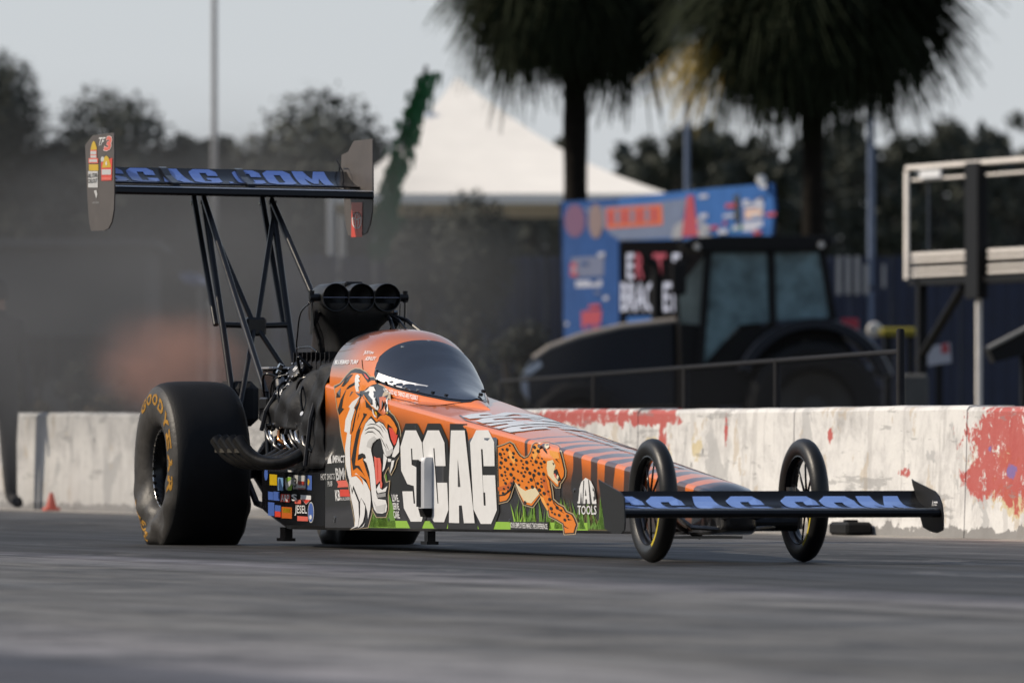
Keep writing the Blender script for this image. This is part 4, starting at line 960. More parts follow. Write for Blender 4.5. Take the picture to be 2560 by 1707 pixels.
pl.text('ALL STAR',[(122,640),(252,630),(252,690),(122,700)],TW,V_char,3,.05); pl.text('CALLOUT',[(122,715),(252,708),(252,765),(122,775)],TW,V_char,3,.05); pl.cut('plate_sticker',rwg)
pl.px([(300,480),(450,420),(458,425),(450,735),(305,740)],TW,V_red,1); pl.px([(378,388),(405,410),(445,550),(315,560),(350,410)],TW,V_yel,2); pl.px(rectq(312,580,442,655),TW,V_lgrey,2); pl.px(rectq(312,690,442,725),TW,V_pink,2)
pl.px([(378,460),(390,500),(378,535),(366,500)],TW,V_white,3); pl.cut('plate_sticker',rwg); pl.px([(320+24*math.cos(k*PI/8),440+40*math.sin(k*PI/8)) for k in range(16)],TW,V_lgrey,1); pl.cut('plate_sticker',rwg)
pl.px([(200,880),(235,870),(250,930),(232,990),(222,950)],TW,V_lgrey,1); pl.cut('plate_sticker',rwg)
pl.text('AIR BEAR',[(180,1030),(276,1030),(276,1058),(180,1060)],TW,V_grey,1,.03)
pl.cut('plate_sticker',rwg)
def hit_fp(nx,ny): return ony(nx/KD,ny/KD,SP)
pr=Art(hit_fp); pr.surf=lambda x,z,eps: Vector((x,SP-eps,z)); TR=(180,300,800/2349)
pr.px([(2055,605),(2135,605),(2132,860),(2052,860)],TR,V_red,1); pr.cut('plate_sticker',rwg)
def ring_(cx,cy,rx,ry,w_):
    n=24
    for k in range(n):
        a=2*PI*k/n; b_=2*PI*(k+1)/n
        pr.px([(cx+rx*math.cos(a),cy+ry*math.sin(a)),(cx+rx*math.cos(b_),cy+ry*math.sin(b_)),(cx+(rx-w_)*math.cos(b_),cy+(ry-w_*1.2)*math.sin(b_)),(cx+(rx-w_)*math.cos(a),cy+(ry-w_*1.2)*math.sin(a))],TR,V_white,2,.5)
ring_(2095,738,36,62,7); ring_(2095,706,30,28,6); ring_(2095,740,14,60,5)
pr.build('plate_emblem',rwg)
mb=MB(); mb.tube([(-1.30,SP-.02,2.03),(-1.22,SP-.06,2.06),(-1.14,SP-.05,2.0),(-1.12,SP-.04,1.9)],.004,5); mb.tube([(-1.30,SP-.02,2.04),(-1.29,SP-.03,1.93),(-1.27,SP-.03,1.86)],.004,5); mb.build('tether_wire',M_black,rwg)
# struts
st=part('wing_strut_frame',car)
Nn=Vector((0,-.19,0)); 
UN=[(-.835,-.19,1.80),(-.467,-.19,1.16),(-.279,-.19,.807),(-.12,-.19,.52)]; UF=[(-.84,.19,1.79),(-.52,.19,1.16),(-.32,.19,.807),(-.15,.19,.52)]
def tubeo(name,path,r,m=M_tube,n=10,par=None):
    mb=MB(); mb.tube(path,r,n); return mb.build(name,m,par or st,smooth=True,angle=50)
tubeo('upright',UN,.0185); tubeo('upright',UF,.0185)
tubeo('rear_strut',[(-1.053,-.19,1.85),(-.60,-.19,1.16)],.0165); tubeo('rear_strut',[(-1.053,.19,1.845),(-.62,.19,1.165)],.0165)
tubeo('front_strut',[(-.847,-.19,1.84),(.626,-.25,.789)],.017); tubeo('front_strut',[(-.86,.19,1.83),(.55,.25,.80)],.017)
tubeo('cross_bar',[UN[1],(-.49,0,1.155),UF[1]],.0155)
tubeo('brace',[(-.80,-.185,1.745),(-.50,-.01,1.165)],.0145); tubeo('brace',[(-.81,.185,1.735),(-.50,.01,1.165)],.0145)
tubeo('brace',[(-.49,-.01,1.14),(-.13,-.19,.70)],.0145); tubeo('brace',[(-.49,.01,1.14),(-.30,.19,.80)],.0145)
mb=MB(); mb.box((-.52,-.055,1.10),(-.47,.055,1.20),bev=.012); mb.build('gusset',M_tube,st)
for y,x in ((-.19,-1.053),(.19,-1.053),(-.19,-.85),(.19,-.85)):
    mb=MB(); mb.cyl((x,y,1.80 if x<-1 else 1.79),(x-.01,y,1.865),.012,10); mb.cyl((x+.005,y-.02,1.818),(x+.005,y+.02,1.818),.011,10); mb.build('strut_clevis',M_chrome if x<-1 else M_engine,st)
mb=MB(); mb.tube([(-.3,-.19,.75),(-.05,-.2,.42),(.4,-.24,.22),(.75,-.28,.2)],.018,8); mb.tube([(-.3,.19,.75),(-.05,.2,.42),(.4,.24,.22),(.75,.28,.2)],.018,8); mb.tube([(.626,-.25,.79),(.75,-.27,.45),(.78,-.28,.2)],.018,8); mb.tube([(.55,.25,.80),(.75,.27,.45),(.78,.28,.2)],.018,8); mb.build('rear_chassis_tube',M_tube,car,smooth=True,angle=50)
pk=part('parachute_pack',car)
mb=MB(); mb.box((-.62,-.20,.62),(-.25,-.04,.86),bev=.04); mb.build('pack',mat('black nylon',(.012,.012,.013),.9),pk); mb=MB(); mb.box((-.62,.04,.62),(-.25,.20,.86),bev=.04); mb.build('pack',MATS['black nylon'],pk)
# ------------------------------------------------------------------ engine
en=part('engine',car)
mb=MB(); mb.box((.75,-.20,.24),(1.72,.20,.62),bev=.03); mb.box((.80,-.14,.14),(1.68,.14,.26),bev=.02); mb.build('block',M_engine,en)
for s in (-1,1):
    M=Matrix.Translation((1.24,s*.145,.645))@Matrix.Rotation(-s*math.radians(42),4,'X')
    mb=MB(); mb.box((-.44,-.10,-.09),(.44,.10,.07),M,bev=.015); mb.build('cylinder_head',M_engine,en)
    M2=M@Matrix.Translation((0,0,.075)); mb=MB(); mb.box((-.43,-.095,.0),(.43,.095,.075),M2,bev=.03)
    mb.build('valve_cover',M_black,en)
    mb=MB()
    for k in range(12): p=M2@Vector((-.40+.073*k,-s*.0-.098,.01)); mb.cyl(p,p+(M2.to_3x3()@Vector((0,-.012,0))),.009,8)
    mb.build('cover_bolt',M_chrome,en)['kind']='stuff'
mb=MB(); mb.box((.72,-.145,.83),(1.58,.145,1.00),bev=.05)
for k in range(9): mb.box((.78+.085*k,-.147,.90),(.78+.085*k+.010,.147,1.003))
mb.box((.70,-.16,.80),(1.60,.16,.84),bev=.01); mb.build('supercharger',M_engine,en)
mb=MB(); mb.box((.72,-.135,.60),(1.62,.135,.80),bev=.02); mb.build('intake_manifold',M_engine,en)
mb=MB(); mb.lathe([(0,.0),(.10,.0),(.115,.01),(.115,.09),(.10,.10),(0,.10)],(1.62,0,.93),'x',40); mb.lathe([(0,.0),(.09,.0),(.095,.01),(.095,.09),(0,.10)],(1.72,0,.42),'x',40); mb.build('drive_pulley',M_steel,en,smooth=True,angle=30)
mb=MB(); n=40; outer=[];
for k in range(n):
    a=2*PI*k/n; c=Vector((0,0)); r=.118 if math.sin(a)>0 else .098; outer.append((r*math.cos(a),(.93 if math.sin(a)>0 else .42)+r*math.sin(a)))
mb.loft([[(x,y,z) for y,z in outer] for x in (1.64,1.71)],True,False); mb.build('blower_belt',M_rubber,en,smooth=True,angle=40)
# three-barrel intake scoop
sc=part('intake_scoop',car); XF=1.56; ZC=1.279; RB=.0715
for j,y in enumerate((-.1365,0,.1365)):
    mb=MB(); mb.lathe([(RB-.0035,-.06),(RB-.0035,0),(RB,.001),(RB+.0015,-.004),(RB+.001,-.10),(RB,-.24),(RB-.02,-.30),(.03,-.34),(.0,-.345)],(XF,y,ZC),'x',56); mb.lathe([(RB-.004,-.06),(0,-.10)],(XF,y,ZC),'x',56); mb.build('barrel',M_carbon,sc,smooth=True,angle=35)
    mb=MB(); mb.box((XF-.028,y-RB+.004,ZC-.0025),(XF-.010,y+RB-.004,ZC+.0025)); mb.build('butterfly',M_black,sc)
    mb=MB(); mb.box((XF-.010,y-RB+.004,ZC-.001),(XF-.0085,y+RB-.004,ZC+.0016)); mb.build('butterfly_edge',mat('blued steel edge',(.10,.12,.2),.35,metal=.8),sc)
rings=[]
for z,hwid,x0,x1 in ((.998,.10,.86,1.44),(1.03,.105,.88,1.45),(1.08,.118,.95,1.47),(1.13,.15,1.05,1.50),(1.17,.185,1.12,1.525),(1.205,.205,1.18,1.535),(1.25,.208,1.20,1.535)):
    ring=[]
    for k in range(24):
        a=2*PI*k/24; cx=(x0+x1)/2; ex=.45; ring.append((cx+(x1-x0)/2*math.copysign(abs(math.cos(a))**ex,math.cos(a)),hwid*math.copysign(abs(math.sin(a))**ex,math.sin(a)),z))
    rings.append(ring)
mb=MB(); mb.loft(rings); mb.build('scoop_body',M_carbon,sc,smooth=True,angle=50)
mb=MB(); mb.box((1.15,-.05,1.335),(1.42,.05,1.362),bev=.008); mb.build('scoop_top_plate',M_engine,sc)
for s in (-1,1):
    mb=MB(); mb.cyl((1.50,s*.21,ZC),(1.50,s*.262,ZC),.020,12); mb.cyl((1.50,s*.25,ZC-.025),(1.50,s*.25,ZC+.035),.014,10); mb.build('shaft_end',M_engine,sc)
    mb=MB(); mb.cyl((1.50,s*.25,ZC-.02),(1.49,s*.25,1.09),.0065,8); mb.cyl((1.46,s*.235,ZC-.03),(1.46,s*.23,1.12),.004,6); mb.build('linkage_rod',M_steel,sc)
    mb=MB(); mb.tube([(1.46,s*.205,1.21),(1.44,s*.215,1.15),(1.42,s*.18,1.07),(1.41,s*.17,1.0)],.018,8); mb.build('scoop_stay',M_black,sc)
mb=MB()
for y in (.12,.19,.27): mb.tube([(1.45,.16,1.20),(1.62,lerp(.16,y,.6),1.16),(1.74,y,1.10),(1.80,y+.01,1.0)],.011,8)
mb.build('roll_cage_bar',M_tube,car)
# magneto caps
def disc(name,p,nrm,r,th,m,par):
    q=Vector(nrm).normalized().to_track_quat('Z','Y'); mb=MB(); prof=[(0,0),(r,0),(r*1.03,.006),(r*1.03,th),(r*.93,th+.008),(r*.5,th+.011),(0,th+.011)]
    mb.lathe(prof,(0,0,0),'z',32); me=mb.build(name,m,par,smooth=True,angle=30); me.data.transform(Matrix.Translation(p)@q.to_matrix().to_4x4()); return q
for (dx,dy,tx) in ((690,857,None),(665,903,'MSD')):
    p=ony(dx,dy,-.26); nrm=(-RT*.60+Vector((0,0,.52))-FW*.50); q=disc('magneto_cap',p,nrm,.058,.03,M_black,en)
    mb=MB(); Mx=Matrix.Translation(p)@q.to_matrix().to_4x4()
    for k in range(10): a=2*PI*k/10; v=Mx@Vector((.052*math.cos(a),.052*math.sin(a),.034)); mb.cyl(v,v+Vector(nrm).normalized()*.012,.0045,8)
    mb.build('cap_terminal',M_chrome,en)['kind']='stuff'
    V,F=text_mesh(tx or 'S',.05); right=(RT*.75+Vector((0,0,.66))); nn=Vector(nrm).normalized(); right=(right-nn*right.dot(nn)).normalized(); upv=nn.cross(right)
    mb=MB(); wd=.075 if tx else .03; i0=mb.addv([p+nn*.0425+right*((u-.5)*wd)+upv*((v-.5)*.026) for u,v in V])
    for f in F: mb.face([i0+k for k in f])
    mb.build('cap_lettering',V_white,en,fix=False)
    mb=MB(); mb.cyl(p,p-nn*.16,.05,16); mb.build('magneto_body',M_engine,en)
# overflow tank behind the engine
tk=part('overflow_tank',car); mb=MB(); mb.box((.16,-.15,.70),(.40,.05,.918),bev=.01); mb.build('tank',M_black,tk); mb=MB(); mb.box((.15,-.16,.919),(.41,.06,.930),bev=.003); mb.build('tank_lid',M_alu,tk)
mb=MB(); mb.tube([(.42,-.12,.84),(.50,-.14,.86),(.55,-.15,.82)],.025,12); mb.build('tank_elbow',M_steel,tk)
# bracket plates, ignition box
ib=part('ignition_box',car)
p=ony(625,925,-.30); mb=MB(); mb.box((p.x-.10,-.345,p.z-.035),(p.x+.05,-.22,p.z+.028),bev=.008); mb.build('box_case',M_engine,ib)
p2=ony(668,935,-.30); mb=MB(); mb.box((p2.x-.09,-.345,p2.z-.03),(p2.x+.05,-.23,p2.z+.02),bev=.008); mb.build('box_case',M_engine,ib)
# headers
rng=random.Random(4)
for s in (-1,1):
    for k in range(4):
        xe=.97+.145*k
        path=[(xe+.22,s*.20,.545),(xe+.24,s*.27,.53),(xe+.25,s*.35,.475),(xe+.22,s*.43,.435),(xe+.15,s*.51,.435),(xe+.07,s*.57,.475),(xe,s*.615,.555)]
        fine=[]
        for i in range(len(path)-1):
            for q in range(5):
                tt=(i+q/5)/(len(path)-1)*1.0; 
                ks=[(j,path[j]) for j in range(len(path))]
                fine.append(tuple(smoothp([(j,path[j][a]) for j in range(len(path))],i+q/5) for a in range(3)))
        fine.append(path[-1])
        mb=MB(); mb.tube(fine,.034,14,cap=False); inner=[Vector(f) for f in fine[-4:]]; mb.tube(inner,.0305,14,cap=True); mb.build('exhaust_pipe',M_pipe,car,smooth=True,angle=60)
    mb=MB(); mb.box((.94,s*.60-.012,.485),(1.47,s*.60+.006,.505)); mb.build('pipe_tie_bar',mat('heat tinted brass',(.30,.24,.17),.3,metal=1.0,var=.3,vscale=20),car)
rng=random.Random(17)
for k in range(9):
    x=1.0+.085*k+rng.uniform(-.03,.03); mb=MB(); dz=rng.uniform(-.03,.02); mb.tube([(x-.03,-.32,.60+dz),(x,-.355,.585+dz),(x+.06,-.365+rng.uniform(-.01,.01),.545+dz),(x+.11,-.34,.51+dz)],[.007,.010,.011,.007],8); mb.build('primer_tube',(M_chrome if k%3==1 else M_steel) if k not in (3,) else mat('orange reflection tint',(.75,.30,.10),.2,metal=1.0),en,smooth=True)  # one tube is coloured orange to imitate a reflection in the chrome
for k in range(7):
    x=.98+.11*k; mb=MB(); mb.cyl((x,-.30,.63),(x,-.345,.622),.016,12); mb.build('plug_cap',M_chrome,en)
# fuel lines and wires
def wire(name,pts,r=.0045,m=M_black):
    mb=MB(); fine=[]
    for i in range(len(pts)-1):
        for q in range(5): fine.append(tuple(smoothp([(j,pts[j][a]) for j in range(len(pts))],i+q/5) for a in range(3)))
    fine.append(pts[-1]); mb.tube(fine,r,6); return mb.build(name,m,en,smooth=True)
wire('fuel_line',[tuple(ony(dx,dy,-.24)) for dx,dy in ((712,695),(690,720),(683,770),(681,800),(686,845))])
wire('fuel_line',[tuple(ony(dx,dy,-.24)) for dx,dy in ((682,800),(700,797),(715,798),(730,810))])
rng=random.Random(9)
for k in range(16):
    a=Vector((rng.uniform(.9,1.6),rng.uniform(-.26,-.16),rng.uniform(.80,.93))); b_=Vector((a.x+rng.uniform(-.2,.2),a.y-rng.uniform(.02,.10),a.z-rng.uniform(.0,.28))); c_=(a+b_)/2+Vector((0,-.05,rng.uniform(.02,.09)))
    wire('fuel_line',[tuple(a),tuple(c_),tuple(b_)],rng.choice([.005,.007,.009]),rng.choice([M_black,M_engine,M_steel]))
for k in range(10):
    p=Vector((rng.uniform(.95,1.95),rng.uniform(-.33,-.27),rng.uniform(.45,.95))); mb=MB(); mb.cyl(p,p+Vector((rng.uniform(-.02,.02),-.02,.01)),rng.uniform(.008,.014),8); mb.build('line_fitting',M_chrome,en)
# firewall and upper side cover between engine and cockpit
mb=MB(); mb.loft([[(1.86,-.30,.40),(1.86,-.33,.60),(1.86,-.31,.86),(1.86,-.22,.97),(1.86,.22,.97),(1.86,.31,.86),(1.86,.33,.60),(1.86,.30,.40)],[(2.13,-.315,.40),(2.13,-.322,.60),(2.13,-.318,.80),(2.13,-.27,.98),(2.13,.27,.98),(2.13,.318,.80),(2.13,.322,.60),(2.13,.315,.40)]]); mb.build('firewall',M_black,car)
M_blk2=mat('black ballistic blanket',(.005,.005,.006),.6,spec=.25,var=.3,vscale=20,bump=.8,bscale=14)
mb=MB(); rb2=random.Random(31); NXb,NZb=46,22
def low_edge(x): return interp([(.86,.66),(1.0,.625),(1.55,.60),(1.66,.50),(1.72,.41),(2.06,.41)],x)
def top_edge(x): return interp([(.86,.70),(.95,.78),(1.15,.80),(1.35,.86),(1.6,.90),(1.85,.92),(2.06,.95)],x)
for i in range(NXb+1):
    x=lerp(.86,2.06,i/NXb)
    for k in range(NZb+1):
        t=k/NZb; z=lerp(low_edge(x),top_edge(x),t); y=-.338+.16*max(0,t-.45)**1.6+.012*math.sin(9*x+7*z)+.009*math.sin(23*x-15*z)+.006*math.sin(41*z+13*x); mb.addv([(x,min(y,-.20),z)])
for i in range(NXb):
    for k in range(NZb): a=i*(NZb+1)+k; mb.face((a,a+1,a+NZb+2,a+NZb+1))
o=mb.build('blower_blanket',M_blk2,car,smooth=True,fix=False); sm_=o.modifiers.new('thick','SOLIDIFY'); sm_.thickness=.008
for (p0,p1) in (((.95,-.365,.60),(1.02,-.30,.80)),((1.42,-.362,.58),(1.5,-.28,.88)),((1.78,-.362,.42),(1.86,-.29,.90))):
    mb=MB(); mb.tube([p0,tuple(lerp(p0[k],p1[k],.5)-(.018 if k==1 else 0) for k in range(3)),p1],.012,6); mb.build('blanket_strap',mat('dark strap',(.02,.02,.024),.6),car)
# ================================================================== behind the barrier
def fr(D): return FW*D
def frame_at(dx,D):
    "local frame at a ground point facing the camera: x right, y away, z up"
    p=gnd(dx,D); return p
def face_rot(extra=0): return math.atan2(RT.y,RT.x)+extra   # local x -> image right
def L(o,p,rz=None):
    o.location=p; o.rotation_euler=(0,0,face_rot() if rz is None else rz); return o
M_leafd=mat('dark leaf',(.020,.026,.014),.7,var=.4,vscale=3); M_leaf2=mat('grey green leaf',(.032,.038,.026),.75,var=.4,vscale=2)
M_bark=mat('bark',(.035,.028,.022),.9,var=.4,vscale=6,bump=.6,bscale=12)
def leaf_cloud(rng,blobs,n,size):
    mb=MB()
    tot=sum(b_[3]**2 for b_ in blobs)
    for (cx,cy,cz,r) in blobs:
        for _ in range(int(n*r*r/tot)):
            d=Vector((rng.gauss(0,1),rng.gauss(0,1),rng.gauss(0,1))).normalized(); rad=r*(rng.random()**.35)
            p=Vector((cx,cy,cz))+Vector((d.x,d.y,d.z*.85))*rad*rng.uniform(.8,1.12)
            u=Vector((rng.gauss(0,1),rng.gauss(0,1),rng.gauss(0,1))).normalized(); v=u.cross(d)
            if v.length<.1: continue
            v.normalize(); s=size*rng.uniform(.6,1.5)
            i=mb.addv([p-u*s,p-v*s*.5,p+u*s,p+v*s*.5]); mb.face((i,i+1,i+2,i+3))
    return mb
def tree(name,label,dx,D,top_dy,wpx,seed,m,group,trunk=.16,lo=.32,n=1800,cat='tree',soft=False):
    rng=random.Random(seed); H=hgt(top_dy,D); Wd=wid(wpx,D)/2; root=thing(name,label,cat,gnd(dx,D),group)
    blobs=[]
    for k in range(26):
        u=rng.random(); zt_=lerp(H*lo,H-Wd*.36,u); rr=Wd*(1.0 if u<.55 else math.sqrt(max(.05,1-((u-.55)/.5)**2))); a=rng.uniform(0,2*PI); q=rng.uniform(.1,.85)
        blobs.append((rr*q*math.cos(a),rr*q*math.sin(a),zt_,Wd*rng.uniform(.30,.50)))
    blobs.append((0,0,H-Wd*.42,Wd*.42))
    if soft:
        mb=MB(); Rz=min(H*.48,Wd*1.1)
        for _ in range(n):
            d=Vector((rng.gauss(0,1),rng.gauss(0,1),rng.gauss(0,1))).normalized(); rad=rng.random()**.42*(1+.07*math.sin(5*d.x+3*d.z)+.06*math.sin(9*d.x-7*d.z))+abs(rng.gauss(0,.05))
            p=Vector((d.x*Wd*rad,d.y*Wd*rad*.7,H-Rz*1.05+d.z*Rz*rad))
            if rng.random()<.35: p=Vector((rng.uniform(-1,1)*Wd*.95,rng.uniform(-.5,.5)*Wd,rng.random()*(H-Rz)))
            u=Vector((rng.gauss(0,1),rng.gauss(0,1),rng.gauss(0,.6))).normalized(); v=u.cross(d)
            if v.length<.1 or p.z<.1: continue
            v.normalize(); s=Wd*.05*rng.uniform(.5,1.5); i=mb.addv([p-u*s,p-v*s*.45,p+u*s,p+v*s*.45]); mb.face((i,i+1,i+2,i+3))
        mb.build('crown',m,root,fix=False)
    else: leaf_cloud(rng,blobs,n,Wd*.075).build('crown',m,root,fix=False)
    mb=MB(); mb.tube([(0,0,0),(rng.uniform(-.1,.1),0,H*.3),(rng.uniform(-.2,.2),0,H*.6),(0,0,H*.85)],[trunk,trunk*.8,trunk*.5,trunk*.15],8)
    for k in range(5):
        a=rng.uniform(0,2*PI); z=H*rng.uniform(.35,.65); mb.tube([(0,0,z),(Wd*.3*math.cos(a),Wd*.3*math.sin(a),z+H*.1),(Wd*.6*math.cos(a),Wd*.6*math.sin(a),z+H*.18)],[trunk*.35,trunk*.25,.03],6)
    mb.build('trunk',M_bark,root); return root
RG='row of trees beyond the blue fence'; LG='broad trees on the skyline behind the rear wing'
for (dx,top,w,seed,lab) in [(1490,300,130,1,'leftmost low tree on the skyline beside the white tent'),(1565,272,150,2,'tree on the skyline behind the blue-grey pole over the banner'),(1660,295,170,3,'tree on the skyline just above the right end of the banner'),
                        (1760,300,170,4,'tree on the skyline left of the right palm trunk'),(1960,300,180,5,'tree on the skyline between the palm trunk and the grey pole'),(2080,292,170,6,'tree on the skyline right of the grey pole'),
                        (2170,258,150,7,'tallest rounded tree on the skyline above the steel frame'),(2265,330,150,8,'low tree on the skyline behind the steel frame top'),(2340,246,130,9,'tree at the right edge of the skyline')]:
    tree('skyline_tree',lab,dx,300,top,w*1.25,seed,M_leaf2 if seed%2 else M_leafd,RG,n=4200,lo=.05)
for (dx,top,w,seed,lab) in [(-10,125,230,21,'tall tree at the far left edge of the skyline'),(255,205,330,22,'rounded tree behind the left end plate of the rear wing'),(425,330,200,26,'lower tree filling the gap left of the thin pole'),(590,330,200,27,'lower tree filling the gap right of the thin pole'),(735,212,370,23,'broad tree behind the middle of the rear wing'),(900,330,220,24,'tree behind the right end plate of the rear wing'),(120,330,240,28,'tree between the two tallest trees at the left')]:
    tree('broad_tree',lab,dx,220,top-14,w*1.32,seed,M_leaf2,LG,n=14000,lo=.05,soft=True)
tree('broad_tree','tree in front of the white tent left of the palm',1085,146,432,270,25,M_leaf2,LG,n=9000,lo=.05,soft=True)
tree('broad_tree','tree in front of the tent beside the green banner',960,147,470,210,29,M_leaf2,LG,n=7000,lo=.05,soft=True)
M_wood=mat('far wood',(.026,.031,.022),.85,var=.3,vscale=.4)
def wood(name,label,d0,d1,D,top,seed):
    rng=random.Random(seed); mb=MB(); n=9000
    for _ in range(n):
        dx=rng.uniform(d0,d1); t=top+28*math.sin(dx*.021+seed)+16*math.sin(dx*.057)+10*math.sin(dx*.13); H=hgt(t,D); p=gnd(dx,D+rng.uniform(-4,4)); p.z=H*(rng.random()**.75)
        u=Vector((rng.gauss(0,1),rng.gauss(0,1),rng.gauss(0,1))).normalized(); v=u.cross(FW).normalized(); s=rng.uniform(.16,.42)
        i=mb.addv([p-u*s,p-v*s*.6,p+u*s,p+v*s*.6]); mb.face((i,i+1,i+2,i+3))
    o=mb.build(name,M_wood,fix=False); tag(o,label,'wood',kind='stuff')
wood('far_wood','dark mass of far trees filling the skyline at the left',-120,1320,262,352,1); wood('far_wood','dark mass of far trees behind the palms at the right',1420,2480,340,325,2)
# dark shrubs
M_shrub=mat('dark shrub leaf',(.014,.018,.010),.8,var=.4,vscale=4); M_dry=mat('dry tan shrub',(.11,.082,.045),.85,var=.4,vscale=5)
for (dx,top,w,seed,m,lab,cat,D) in [(60,715,170,31,M_shrub,'dark shrub behind the barrier near the left edge','shrub',95),(185,770,170,32,M_shrub,'dark shrub behind the barrier left of the rear tyre','shrub',97),(300,790,150,36,M_shrub,'dark shrub behind the smoke above the rear tyre','shrub',98),(95,868,80,33,M_dry,'small dry tan shrub nearest the left edge','shrub',88),(235,862,130,34,M_dry,'wide dry tan shrub left of the rear tyre','shrub',88),
                            (1195,640,190,35,M_shrub,'tall dark bush between the cockpit and the blue banner','bush',128),(640,735,140,37,M_shrub,'dark bush seen between the wing struts','bush',128),(1010,800,160,38,M_shrub,'dark bush behind the cockpit','bush',126)]:
    rng=random.Random(seed); root=thing('shrub',lab,cat,gnd(dx,D),'shrubs behind the barrier'); H=hgt(top,D); Wd=wid(w,D)/2
    bl=[(rng.uniform(-.55,.55)*Wd,rng.uniform(-.4,.4)*Wd,rng.uniform(.25,.8)*H,Wd*rng.uniform(.35,.55)) for _ in range(12)]
    leaf_cloud(rng,bl,3000,Wd*.085).build('foliage',m,root,fix=False)
    mb=MB()
    for k in range(5): a=rng.uniform(0,6.28); mb.tube([(0,0,0),(.25*Wd*math.cos(a),.25*Wd*math.sin(a),H*.35),(.5*Wd*math.cos(a),.5*Wd*math.sin(a),H*.7)],[.04,.03,.012],6)
    mb.build('stem',M_bark,root)
# palms
M_frond=mat('palm frond',(.013,.018,.007),.85,spec=.15,var=.35,vscale=3); M_fdead=mat('dying palm frond',(.24,.165,.018),.7,var=.4,vscale=3); M_fskirt=mat('dead palm skirt',(.014,.011,.008),.95,spec=.1,var=.4,vscale=3)
def frond_mesh(name,m,seed,length=1.9,spread=1.0):
    rng=random.Random(seed); mb=MB(); stalk=length*.40
    mb.tube([(0,0,0),(stalk*.5,0,.03),(stalk,0,0)],[.022,.016,.010],5)
    n=38
    for k in range(n):
        a=lerp(-2.0,2.0,k/(n-1))*spread*.62; l_=length*.62*(1-.35*abs(k/(n-1)-.5)*2)*rng.uniform(.85,1.1); droop=rng.uniform(.45,1.0); w=.034
        d=Vector((math.cos(a),math.sin(a),0)); s=Vector((-d.y,d.x,0)); o=Vector((stalk*rng.uniform(.85,1.05),0,0)); pts=[]
        for q in range(4):
            t=q/3; p=o+d*l_*t+Vector((0,0,-droop*l_*t*t)); ww=w*(1-t*.85); pts.append((p-s*ww+Vector((0,0,.01)),p+s*ww))
        i=mb.addv([v for pr_ in pts for v in pr_])
        for q in range(3): mb.face((i+2*q,i+2*q+1,i+2*q+3,i+2*q+2))
    o=mb.build(name,m,fix=False); me=o.data; bpy.data.objects.remove(o); return me
FM=[frond_mesh('frond',M_frond,s) for s in (1,2,3)]; FDM=frond_mesh('frond',M_fdead,4,1.7,.8); FS=[frond_mesh('frond',M_fskirt,s,1.6,.55) for s in (5,6)]
def palm(label,dx,D,crown_dy,rad_px,trunk_px,seed,dead=0,nf=84):
    rng=random.Random(seed); p=gnd(dx,D); root=thing('palm_tree',label,'palm tree',p,'tall palms behind the barrier'); zc=hgt(crown_dy,D); R=wid(rad_px,D); tr=wid(trunk_px,D)/2
    mb=MB(); n=26; rings=[]
    for k in range(n+1):
        z=zc*k/n; r=tr*(1.12 if k==0 else 1)*rng.uniform(.94,1.06)*(1+.25*max(0,k/n-.85)/.15); rings.append([(r*math.cos(a),r*math.sin(a),z) for a in [2*PI*q/14 for q in range(14)]])
    mb.loft(rings); mb.build('trunk',mat('dark palm bark',(.013,.011,.009),.95,spec=.1,var=.4,vscale=6,bump=.6,bscale=12),root,smooth=True)
    for k in range(nf):
        az=k*2.39996+rng.uniform(-.2,.2); u=k/nf; el=lerp(1.3,-1.25,u**.7)+rng.uniform(-.12,.12); skirt=u>.78
        me=rng.choice(FS if skirt else FM)
        if dead and k in dead: me=FDM
        o=bpy.data.objects.new('frond',me); C.objects.link(o); o.parent=root
        s=R/1.95*rng.uniform(.88,1.08)*(.80 if skirt else 1); o.scale=(s,s,s)
        o.rotation_euler=Matrix.Rotation(az,4,'Z').to_quaternion().to_euler(); 
        q=Quaternion((0,0,1),az)@Quaternion((0,1,0),-el)@Quaternion((1,0,0),rng.uniform(-.5,.5)); o.rotation_euler=q.to_euler()
        o.location=(0,0,zc+rng.uniform(-.25,.15)-(.2 if skirt else 0))
    return root
pr_=palm('dark palm on the right with the wider crown',1868,143,-75,385,50,3,nf=300)
pl_=palm('dark palm on the left with its crown in the heat haze',1322,150,-125,350,56,7,nf=290)
# one yellowing frond hangs at the left of the right palm
for k,(az,el) in enumerate(((PI+face_rot()+.12,-.30),(PI+face_rot()-.2,-.16),(PI+face_rot()+.3,-.45),(PI+face_rot()-.35,-.30),(PI+face_rot()+.45,-.2))):
    o=bpy.data.objects.new('frond',FDM); C.objects.link(o); o.parent=pr_; s=1.0; o.scale=(s*1.55,s*.6,s); o.rotation_euler=(Quaternion((0,0,1),az)@Quaternion((0,1,0),-el)).to_euler(); o.location=(0,0,hgt(0,143)-.1); 
    o['label']='yellowing frond'
# poles
M_pole=mat('blue grey painted pole',(.13,.17,.26),.5,var=.15,vscale=4)
def pole(label,dx,D,wpx,top_dy=-60,m=M_pole):
    p=gnd(dx,D); r=wid(wpx,D)/2; H=hgt(top_dy,D); root=thing('light_pole',label,'pole',p,'steel light poles')
    mb=MB(); mb.tube([(0,0,.25),(0,0,H)],[r*1.1,r*.85],16); mb.build('shaft',m,root,smooth=True,angle=50)
    mb=MB(); mb.box((-r*2,-r*2,0),(r*2,r*2,.25),bev=.03); mb.build('base',M_steel,root)
    mb=MB(); mb.box((-.5,-.15,H),(.5,.15,H+.2),bev=.03); mb.build('lamp_head',M_steel,root)
pole('blue-grey pole rising behind the blue banner',1578,160,13); pole('blue-grey pole standing beside the right palm',2001,152,17); pole('thin grey pole in the haze above the rear wing',492,170,15,m=mat('pale grey pole',(.30,.30,.305),.6,var=.2,vscale=3))
